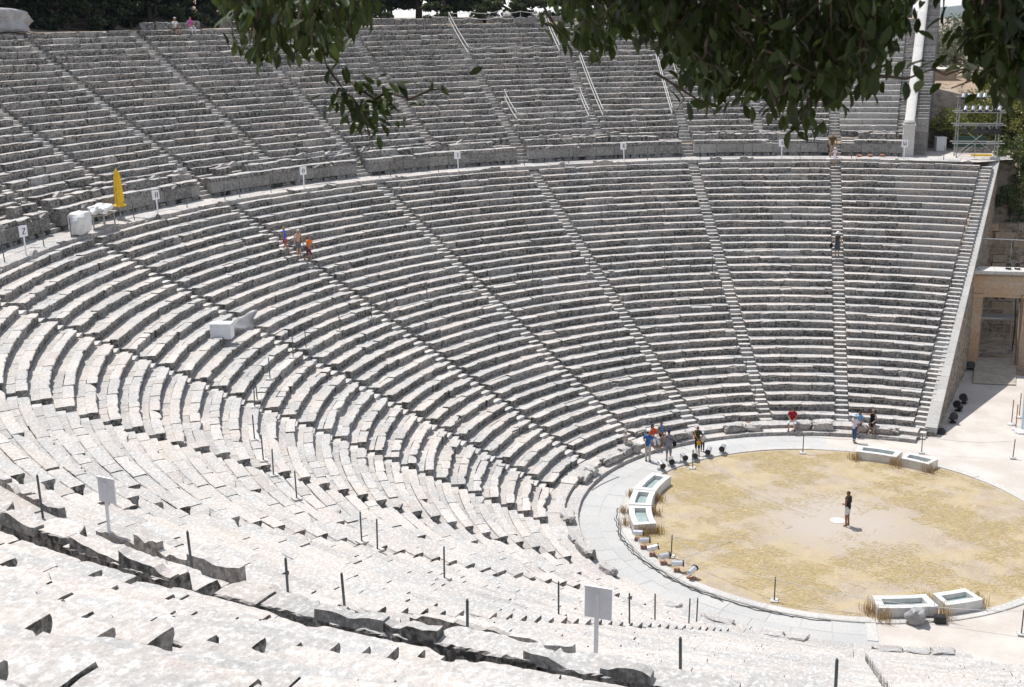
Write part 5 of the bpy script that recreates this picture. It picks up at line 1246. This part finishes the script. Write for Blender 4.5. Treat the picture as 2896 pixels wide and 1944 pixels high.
# ------------------------------------------------------------------ trees
def leaf_mat(name, cols, rough=.5, trans=.25):
    m, nt, b = newmat(name)
    oi = N(nt, 'ShaderNodeAttribute'); oi.attribute_name = 'tint'
    c = mix(nt, ramp(nt, oi.outputs['Fac'], .7, 1.3), cols[0], cols[1])
    nt.links.new(c, b.inputs['Base Color']); b.inputs['Roughness'].default_value = rough; b.inputs['Specular IOR Level'].default_value = .35
    tr = N(nt, 'ShaderNodeBsdfTranslucent'); nt.links.new(mix(nt, .5, c, (.12,.17,.02)), tr.inputs['Color'])
    ms = N(nt, 'ShaderNodeMixShader'); ms.inputs[0].default_value = trans
    nt.links.new(b.outputs[0], ms.inputs[1]); nt.links.new(tr.outputs[0], ms.inputs[2])
    nt.links.new(ms.outputs[0], nt.nodes['Material Output'].inputs['Surface'])
    return m
def bark_mat():
    return plain('bark', (.085,.065,.05), .95, 0, .35, 12, .1)

def leaf_cards(mb, pts, size, rng, aspect=1.9):
    """many small folded leaf shapes"""
    n = len(pts)
    d = rng.normal(0, 1, (n, 3)); d /= np.linalg.norm(d, axis=1, keepdims=True)
    e = np.cross(d, rng.normal(0, 1, (n, 3))); e /= np.linalg.norm(e, axis=1, keepdims=True)
    sz = size*rng.uniform(.6, 1.3, n)[:, None]
    tips = np.stack([pts-d*sz*aspect*.5, pts+e*sz*.5, pts+d*sz*aspect*.5, pts-e*sz*.5], 1)
    tint = rng.normal(1, .2, n)
    fa = np.arange(n*4).reshape(-1, 4)
    k = len(mb.v)
    mb.v.append(tips.reshape(-1, 3)); mb.f.setdefault(4, []).append(fa+mb.n); mb.mi.setdefault(4, []).append(np.zeros(n, int))
    mb.a.setdefault(4, []).append(np.stack([tint, np.ones(n)], -1)); mb.n += n*4

def make_tree(name, h, spread, base, seed, leaf, bark, nclump=26, per=110, size=.16, nlimb=6, label=None, cat='tree', group=None):
    rng = np.random.default_rng(seed)
    root = empty(name, (0, 0, 0), 0, label, cat, group)
    mb = MB()
    lean = rng.normal(0, .12, 2)
    pts = [(lean[0]*z*z/h+.06*sin(z*2), lean[1]*z*z/h, z-.3) for z in np.linspace(0, h*.75, 7)]
    r0 = .05*h*.55+.05
    mb.tube(pts, list(np.linspace(r0, r0*.3, 7)), 9)
    cl = []
    for i in range(nlimb):
        z = rng.uniform(max(base*.7, .3), h*.7); a = rng.uniform(0, 2*pi); j = min(6, int(z/(h*.75)*6)); p0 = Vector(pts[j])
        L = spread*rng.uniform(.55, 1.0); tip = p0+Vector((cos(a)*L, sin(a)*L, rng.uniform(.15, .5)*L)); mid = p0.lerp(tip, .5)+Vector((0, 0, .1*L))
        mb.tube([p0, mid, tip], [r0*.42, r0*.26, r0*.1], 6); cl += [tip, mid.lerp(tip, .5)]
    mb.build('trunk', bark, root, True)
    cb = MB(); P_ = []
    for i in range(nclump):
        if i < len(cl): c = np.array(cl[i])
        else:
            u = rng.normal(0, 1, 3); u /= np.linalg.norm(u); c = np.array((lean[0]*h*.6, lean[1]*h*.6, (base+h)/2)) + u*np.array((spread, spread, (h-base)/2))*rng.uniform(.35, .95)
        s = rng.uniform(.35, .75)*spread*.55
        q = rng.normal(0, 1, (per, 3)); q /= np.linalg.norm(q, axis=1, keepdims=True); q *= rng.uniform(.3, 1, (per, 1))**.5
        P_.append(c + q*np.array((s, s, s*.7)))
    pts_ = np.concatenate(P_); pts_ = pts_[pts_[:, 2] > base*.55+.05]
    leaf_cards(cb, pts_, size, rng); cb.build('crown', leaf, root)
    return root

def build_trees():
    bark = bark_mat()
    DARKL = leaf_mat('dark_pine_leaf', ((.018,.026,.011), (.050,.066,.024)))
    MIDL = leaf_mat('mid_green_leaf', ((.05,.07,.018), (.12,.15,.035)))
    YEL = leaf_mat('yellow_green_leaf', ((.15,.155,.03), (.26,.25,.06)))
    OLV = leaf_mat('olive_leaf', ((.13,.14,.095), (.22,.225,.155)))
    rng = np.random.default_rng(5)
    protos = [make_tree('pine_tree', 9, 3.0, 1.7, 1, DARKL, bark, 30, 120, .26), make_tree('pine_tree', 8, 3.4, 1.1, 2, DARKL, bark, 30, 120, .26, 7), make_tree('oak_tree_far', 6.5, 2.8, .7, 3, DARKL, bark, 30, 120, .22, 8), make_tree('shrub', 2.4, 1.5, .05, 4, DARKL, bark, 18, 120, .16, 7)]
    for p in protos: p.name = {'oak_tree_far': 'oak_tree'}.get(p.name, p.name)
    spots = []
    # the wood along the crest: dense at left, open between trunks further right
    for th in np.arange(-12, 66, 3.0):
        dens = 3 if th < 40 else 2
        for q in range(dens):
            r = (62.5 if q == 0 else 66 if q == 1 else 71)+rng.uniform(-1, 1.5)
            if th > 33: r = rng.uniform(63, 76)
            spots.append((th+rng.uniform(-1.2, 1.2), r, int(rng.integers(0, 3))))
    for th in np.arange(-10, 88, 2.2):
        if th > 46 and rng.random() < .3: continue
        spots.append((th+rng.uniform(-.8, .8), rng.uniform(60.3, 63.2), 3))
    used = set()
    words = {0: 'tall dark pine', 1: 'broad dark pine', 2: 'low branched dark oak', 3: 'dark shrub'}
    for th, r, kd in spots:
        if th < -4 and kd != 3 and rng.random() < .3: continue
        t = radians(th); x, y = r*sin(t), r*cos(t); z = float(natural(np.array(x), np.array(y)))
        o = protos[kd] if kd not in used else copy_tree(protos[kd]); used.add(kd)
        o.location = (x, y, z-.05); o.rotation_euler = (0, 0, rng.uniform(0, 6)); sc = rng.uniform(.85, 1.25); o.scale = (sc, sc, sc)
        place = 'behind the covered stack' if th < 24 else 'behind the seated pair' if th < 36 else 'behind the left hanging leaves' if th < 44 else 'above the roped rows' if th < 64 else 'behind the middle hanging leaves'
        row = 'front row' if r < 65 else 'deeper in the wood'
        tag(o, '%s %s, %s' % (words[kd], place, row), 'tree' if kd < 3 else 'shrub', 'trees and shrubs along the crest')
    # right hand slope
    b0 = make_tree('shrub', 3.4, 2.3, .1, 11, YEL, bark, 40, 150, .12, 8, 'yellow green bush spreading left of the lamp tower', 'shrub', 'bushes on the right slope'); b0.location = (46.8, -9.4, 12.5)
    L = [((48.5, -11.2), 1.25, 'yellow green bush rising behind the lamp tower'), ((46.5, -13.2), 1.3, 'yellow green bush at the right edge beside the lamp tower'), ((52, -14.5), 1.7, 'tall yellow green bush at the right edge, highest of the group'), ((49, -15.5), 1.5, 'yellow green bush at the right edge, farther back')]
    for (x, y), sc, l in L:
        o = copy_tree(b0); o.location = (x, y, float(natural(np.array(x), np.array(y)))-.1); o.scale = (sc,)*3; o.rotation_euler = (0, 0, rng.uniform(0, 6)); tag(o, l)
    g0 = make_tree('shrub', 3.0, 2.0, .05, 12, MIDL, bark, 34, 130, .12, 8, 'dark green bush below the lamp tower at the right edge', 'shrub', 'dark bushes behind the gateway'); g0.location = (41.2, -13.3, 11.5)
    for (x, y), sc, l in (((39.6, -12.4), .8, 'small dark green bush at the top end of the coping wall'), ((40.0, -15.0), 1.2, 'dark green bush high on the bank behind the gateway, right'), ((38.9, -13.8), .9, 'dark green bush on the bank behind the gateway, middle'), ((42.5, -16), 1.4, 'dark green bush at the right edge above the gateway'), ((38.3, -12.2), .6, 'low dark green bush on the bank behind the gateway, left')):
        o = copy_tree(g0); o.location = (x, y, float(natural(np.array(x), np.array(y)))-.15); o.scale = (sc,)*3; o.rotation_euler = (0, 0, rng.uniform(0, 6)); tag(o, l)
    o0 = make_tree('olive_tree', 5.0, 2.6, .8, 13, OLV, bark, 36, 140, .13, 8, 'grey green olive tree beside the rounded wall at upper right', 'tree', 'olive trees on the right slope'); o0.location = (68, -8.2, 16.4)
    for (x, y), sc, l in (((80, -8.6), 1.2, 'grey green olive tree farther off, next to the rounded wall'), ((77, -11.8), 1.1, 'grey green olive tree behind the stone shed'), ((84, -14), 1.3, 'grey green olive tree at the right, under the hanging leaves'), ((72, -15.5), 1.2, 'grey green olive tree at the right edge of the slope')):
        o = copy_tree(o0); o.location = (x, y, float(natural(np.array(x), np.array(y)))-.1); o.scale = (sc,)*3; o.rotation_euler = (0, 0, rng.uniform(0, 6)); tag(o, l)
    return bark

# ------------------------------------------------------------------ the oak over the viewer
def build_oak(bark):
    LEAF = leaf_mat('oak_leaf', ((.009,.016,.005), (.046,.074,.016)), .5, .2)
    rng = np.random.default_rng(3)
    yaw, pitch, roll, f = radians(13.75), radians(-14.92), radians(-.945), 3466.9
    fw = np.array([cos(yaw)*cos(pitch), sin(yaw)*cos(pitch), sin(pitch)]); rt = np.array([sin(yaw), -cos(yaw), 0]); up = np.cross(rt, fw)
    Rr = rt*cos(roll)+up*sin(roll); Uu = up*cos(roll)-rt*sin(roll)
    def w(u, v, D): return CAMP + (fw + Rr*(u-1448)/f - Uu*(v-972)/f)*D
    root = empty('oak_tree', (-58.6, .2, 22.4), 0, 'dark evergreen oak hanging its leafy branches over the top of the view', 'tree')
    iv = Matrix.Translation(root.location).inverted()
    tr = MB(); T0 = Vector((-58.6, .2, 22.3))
    tr.tube([T0, T0+Vector((.1, .1, 1.4)), T0+Vector((.5, .3, 2.6)), T0+Vector((1.2, .5, 3.6))], [.24, .20, .17, .13], 10)
    o = tr.build('trunk', bark, root, True); o.matrix_parent_inverse = iv
    hub = np.array(T0+Vector((1.2, .5, 3.6)))
    leaves = MB(); wood = MB()
    LP = []
    # leaf template: folded oval with a slight droop
    def add_leaves(P0, D0, S):
        n = len(P0); D0 = D0/np.linalg.norm(D0, axis=1, keepdims=True)
        e = np.cross(D0, np.array([0, 0, 1.0])+rng.normal(0, .5, (n, 3))); e /= np.linalg.norm(e, axis=1, keepdims=True); nn = np.cross(e, D0)
        S = S[:, None]; wd = S*rng.uniform(.36, .50, (n, 1)); cu = S*rng.uniform(.03, .14, (n, 1))
        prof = ((0, 0, 0), (.22, .34, .3), (.5, .5, .45), (.78, .36, .2), (1, 0, -.5))
        mids = [P0 + D0*S*a + nn*cu*c_ for a, b, c_ in prof]; Lf = [m - e*wd*b + nn*cu*.7*(b > 0) for m, (a, b, c_) in zip(mids, prof)]; Rt = [m + e*wd*b + nn*cu*.7*(b > 0) for m, (a, b, c_) in zip(mids, prof)]
        V = np.stack(mids+Lf[1:4]+Rt[1:4], 1)           # 11 verts each
        q4 = [(1, 5, 6, 2), (2, 6, 7, 3), (8, 1, 2, 9), (9, 2, 3, 10)]; q3 = [(0, 5, 1), (0, 1, 8), (3, 7, 4), (10, 3, 4)]
        tint = rng.normal(1, .16, n)
        base = leaves.n+np.arange(n)[:, None]*11
        leaves.v.append(V.reshape(-1, 3))
        for k, fs in ((4, q4), (3, q3)):
            F = np.concatenate([base+np.array(q)[None] for q in fs]); leaves.f.setdefault(k, []).append(F); leaves.mi.setdefault(k, []).append(np.zeros(len(F), int)); leaves.a.setdefault(k, []).append(np.tile(np.stack([tint, np.ones(n)], -1), (len(fs), 1)))
        leaves.n += n*11
    def sprig(a, b, nl, spread, S=(.045, .065), rad=.004, droop=.6):
        """a twig from a to b with leaves along it"""
        a, b = np.array(a), np.array(b); t = rng.uniform(.12, 1.03, nl)[:, None]; mid = (a+b)/2+rng.normal(0, .02, 3)
        pp = a*(1-t)**2 + 2*mid*t*(1-t) + b*t*t + rng.normal(0, spread, (nl, 3))
        d = (b-a)/np.linalg.norm(b-a) + rng.normal(0, .65, (nl, 3)) + np.array([0, 0, -droop]); add_leaves(pp, d, rng.uniform(*S, nl))
        wood.tube([tuple(a), tuple((a+b)/4+mid/2), tuple(mid/2+(a+b)/4*1.0), tuple(b)], [rad, rad*.8, rad*.7, rad*.4], 5)
    # main boughs run above the view, twigs hang from them
    boughs = [((640, -260, 3.3), (1040, -120, 3.0)), ((1600, -300, 2.6), (2560, -160, 2.6)), ((2540, -220, 2.9), (2950, -160, 2.8)), ((2050, -420, 3.2), (2750, -380, 3.3))]
    for a, b in boughs:
        pa, pb = w(*a), w(*b); wood.tube([tuple(hub), tuple(hub*.5+pa*.5+np.array((0, 0, .25))), tuple(pa), tuple((pa+pb)/2+np.array((0, 0, .03))), tuple(pb)], [.07, .05, .03, .022, .010], 7)
    def hang(poly, n, D, S, nl=9, lenpx=(60, 170), spread=.028, lean=60):
        xs = np.array([p[0] for p in poly]); ys = np.array([p[1] for p in poly])
        for _ in range(n):
            u = rng.uniform(xs[0], xs[-1]); lim = np.interp(u, xs, ys)
            v1 = lim*rng.uniform(0, 1)**.75 - 20; L = rng.uniform(*lenpx); d = rng.uniform(*D)
            sprig(w(u+rng.normal(0, lean), v1-L, d), w(u, v1, d+rng.normal(0, .06)), nl, spread, S)
    # left cluster
    hang([(640, 40), (680, 120), (730, 190), (770, 205), (850, 165), (930, 150), (1000, 120), (1040, 50)], 85, (3.0, 3.8), (.040, .056), 9, spread=.02, lean=30)
    for a, b, nl in (((880, 90), (925, 190), 10), ((925, 190), (985, 270), 12), ((985, 270), (1050, 360), 22), ((1000, 240), (1080, 300), 18), ((1060, 280), (1170, 285), 12), ((1150, 285), (1262, 250), 8), ((960, 250), (940, 300), 8), ((1040, 300), (1045, 385), 14), ((980, 290), (985, 320), 10), ((1080, 300), (1110, 260), 9)):
        sprig(w(*a, 3.35), w(*b, 3.3), nl, .026, (.036, .052), .0045, .35)
    # middle cluster, dense
    mid = [(1600, 30), (1625, 150), (1680, 215), (1720, 150), (1760, 190), (1830, 110), (1905, 175), (1960, 300), (2030, 345), (2110, 290), (2150, 320), (2230, 370), (2265, 400), (2330, 330), (2420, 270), (2480, 240), (2500, 150), (2520, 60), (2560, 10)]
    hang(mid, 215, (3.0, 3.9), (.042, .06), 9, spread=.022)
    hang([(1900, 130), (2000, 250), (2200, 290), (2350, 250), (2460, 150)], 125, (3.0, 3.9), (.042, .06), 9, spread=.022)
    # a twig across to the right cluster
    sprig(w(2480, 215, 2.6), w(2640, 195, 2.6), 7, .022); sprig(w(2640, 195, 2.6), w(2740, 190, 2.7), 5, .02); sprig(w(2850, 60, 3.2), w(2690, 110, 3.2), 8, .02); sprig(w(2850, 130, 3.2), w(2700, 215, 3.2), 9, .02); sprig(w(2830, 180, 3.2), w(2690, 250, 3.2), 6, .02); sprig(w(2660, -90, 3.2), w(2668, 45, 3.2), 3, .01); sprig(w(2725, -90, 3.2), w(2728, 10, 3.2), 3, .01); sprig(w(2520, -60, 3.2), w(2545, 75, 3.2), 7, .015); sprig(w(2450, -60, 3.2), w(2475, 85, 3.2), 8, .015)
    hang([(2770, 40), (2785, 140), (2800, 220), (2825, 280), (2860, 320), (2890, 300), (2960, 260)], 78, (3.0, 3.9), (.044, .062), 9, spread=.02, lean=25)
    hang([(2780, 150), (2850, 240), (2960, 260)], 60, (3.0, 3.9), (.044, .062), 9, spread=.02, lean=20)
    # canopy out of view; leaves above are added to shade the hanging clusters
    n = 16000
    c = rng.uniform(0, 1, (n, 3)); u = 500+c[:, 0]*2700; v = -90-1500*c[:, 1]**1.1; D = 2.4+c[:, 2]*2.6
    pts = np.array([w(a, b, d_) for a, b, d_ in zip(u, v, D)]); keep = ((u > 1600) & ((u < 2540) | (u > 2760) | (v < -300))) | ((v < -420) & (u > 1300))
    pts = pts[keep]; add_leaves(pts, rng.normal(0, 1, (len(pts), 3))+np.array([0, 0, -.5]), rng.uniform(.05, .075, len(pts)))
    m = 3500
    q = rng.normal(0, 1, (m, 3)); q /= np.linalg.norm(q, axis=1, keepdims=True); q = np.array((-57.4, .8, 26.6)) + q*np.array((2.6, 3.0, 1.1))*rng.uniform(.5, 1, (m, 1))
    q = q[q[:, 2] > 25.6]; add_leaves(q, rng.normal(0, 1, (len(q), 3)), rng.uniform(.06, .09, len(q)))
    o = leaves.build('foliage', LEAF, root, True); o.matrix_parent_inverse = iv
    o = wood.build('branches', bark, root, True); o.matrix_parent_inverse = iv

# ------------------------------------------------------------------ distance, sky, light, camera
def build_far():
    HILL = leaf_mat('scrub_hillside', ((.045,.055,.03), (.08,.085,.05)), .9, 0)
    n, m = 26, 90; V = []; rng = np.random.default_rng(2)
    for i in range(n):
        for j in range(m):
            x = 3200+2600*i/(n-1); y = 600-3600*j/(m-1)
            top = np.clip(24+.145*(-y*4500/4500-400), 4, 240)+4*sin(y*.011)+2.2*sin(y*.031+1)+1.2*sin(y*.07)
            z = -12+(top+12)*sin(pi*min(1, i/(n-1)*1.0))**.8
            V.append((x, y, z+rng.normal(0, .5)))
    mb = MB(); mb.add(V, {4: [(i*m+j, i*m+j+1, (i+1)*m+j+1, (i+1)*m+j) for i in range(n-1) for j in range(m-1)]}, (1, 1))
    tag(mb.build('hills', HILL, smooth=True), kind='structure')
    if HAZE:
        mb = MB(); mb.box((3100, -600, 36), (6800, 5400, 102), 0)
        mt = bpy.data.materials.new('thin_summer_haze'); mt.use_nodes = True; nt = mt.node_tree; nt.nodes.clear()
        vo = nt.nodes.new('ShaderNodeVolumePrincipled'); vo.inputs['Density'].default_value = HAZE; vo.inputs['Color'].default_value = (.62, .76, 1, 1)
        ou = nt.nodes.new('ShaderNodeOutputMaterial'); nt.links.new(vo.outputs[0], ou.inputs['Volume'])
        o = mb.build('haze', mt); tag(o, kind='stuff')

def build_light():
    az, el = radians(55), radians(66)            # direction to the sun: x = cos(az)
    w = bpy.data.worlds.new('World'); scene.world = w; w.use_nodes = True
    nt = w.node_tree; bg = nt.nodes['Background']
    sky = nt.nodes.new('ShaderNodeTexSky'); sky.sky_type = 'NISHITA'; sky.sun_disc = False
    sky.sun_elevation = el; sky.sun_rotation = radians(90)-az; sky.altitude = 300; sky.air_density = 1; sky.dust_density = .3
    hs = nt.nodes.new('ShaderNodeHueSaturation'); hs.inputs['Saturation'].default_value = .45; nt.links.new(sky.outputs[0], hs.inputs['Color']); nt.links.new(hs.outputs[0], bg.inputs[0]); bg.inputs[1].default_value = SKYS
    l = bpy.data.lights.new('sun', 'SUN'); l.energy = SUNS; l.angle = radians(.53); l.color = (1, .965, .91)
    o = bpy.data.objects.new('sun', l); link(o)
    d = Vector((-cos(az)*cos(el), -sin(az)*cos(el), -sin(el))); o.rotation_euler = d.to_track_quat('-Z', 'Y').to_euler(); o.location = (20, 30, 60)
    cam = bpy.data.cameras.new('camera'); c = bpy.data.objects.new('camera', cam); link(c)
    yaw, pitch, roll = radians(13.75), radians(-14.92), radians(-.945)
    fw = Vector((cos(yaw)*cos(pitch), sin(yaw)*cos(pitch), sin(pitch))); rt = Vector((sin(yaw), -cos(yaw), 0)); up = rt.cross(fw)
    R_ = rt*cos(roll)+up*sin(roll); U_ = up*cos(roll)-rt*sin(roll)
    M = Matrix((( R_.x, U_.x, -fw.x, CAMP[0]), (R_.y, U_.y, -fw.y, CAMP[1]), (R_.z, U_.z, -fw.z, CAMP[2]), (0, 0, 0, 1)))
    c.matrix_world = M
    cam.sensor_fit = 'HORIZONTAL'; cam.sensor_width = 23.6; cam.lens = 3466.9/2896*23.6
    cam.clip_start = .1; cam.clip_end = 20000
    cam.dof.use_dof = True; cam.dof.focus_distance = 60; cam.dof.aperture_fstop = 9
    scene.camera = c
    scene.view_settings.view_transform = 'Standard'; scene.view_settings.look = 'None'; scene.view_settings.exposure = EXPO; scene.view_settings.gamma = 1
    scene.render.engine = 'CYCLES'; scene.cycles.max_bounces = 6; scene.cycles.diffuse_bounces = 4; scene.cycles.glossy_bounces = 2; scene.cycles.transparent_max_bounces = 4
    scene.cycles.use_denoising = True

HAZE = 8e-5
SUNS, SKYS, EXPO = 3.5, .135, .56
build_lower(); build_upper(); build_podium(); build_ground(); build_walls(); build_gate(); build_signs(); build_posts(); build_props(); build_people()
BARK = build_trees(); build_oak(BARK); build_far(); build_light()
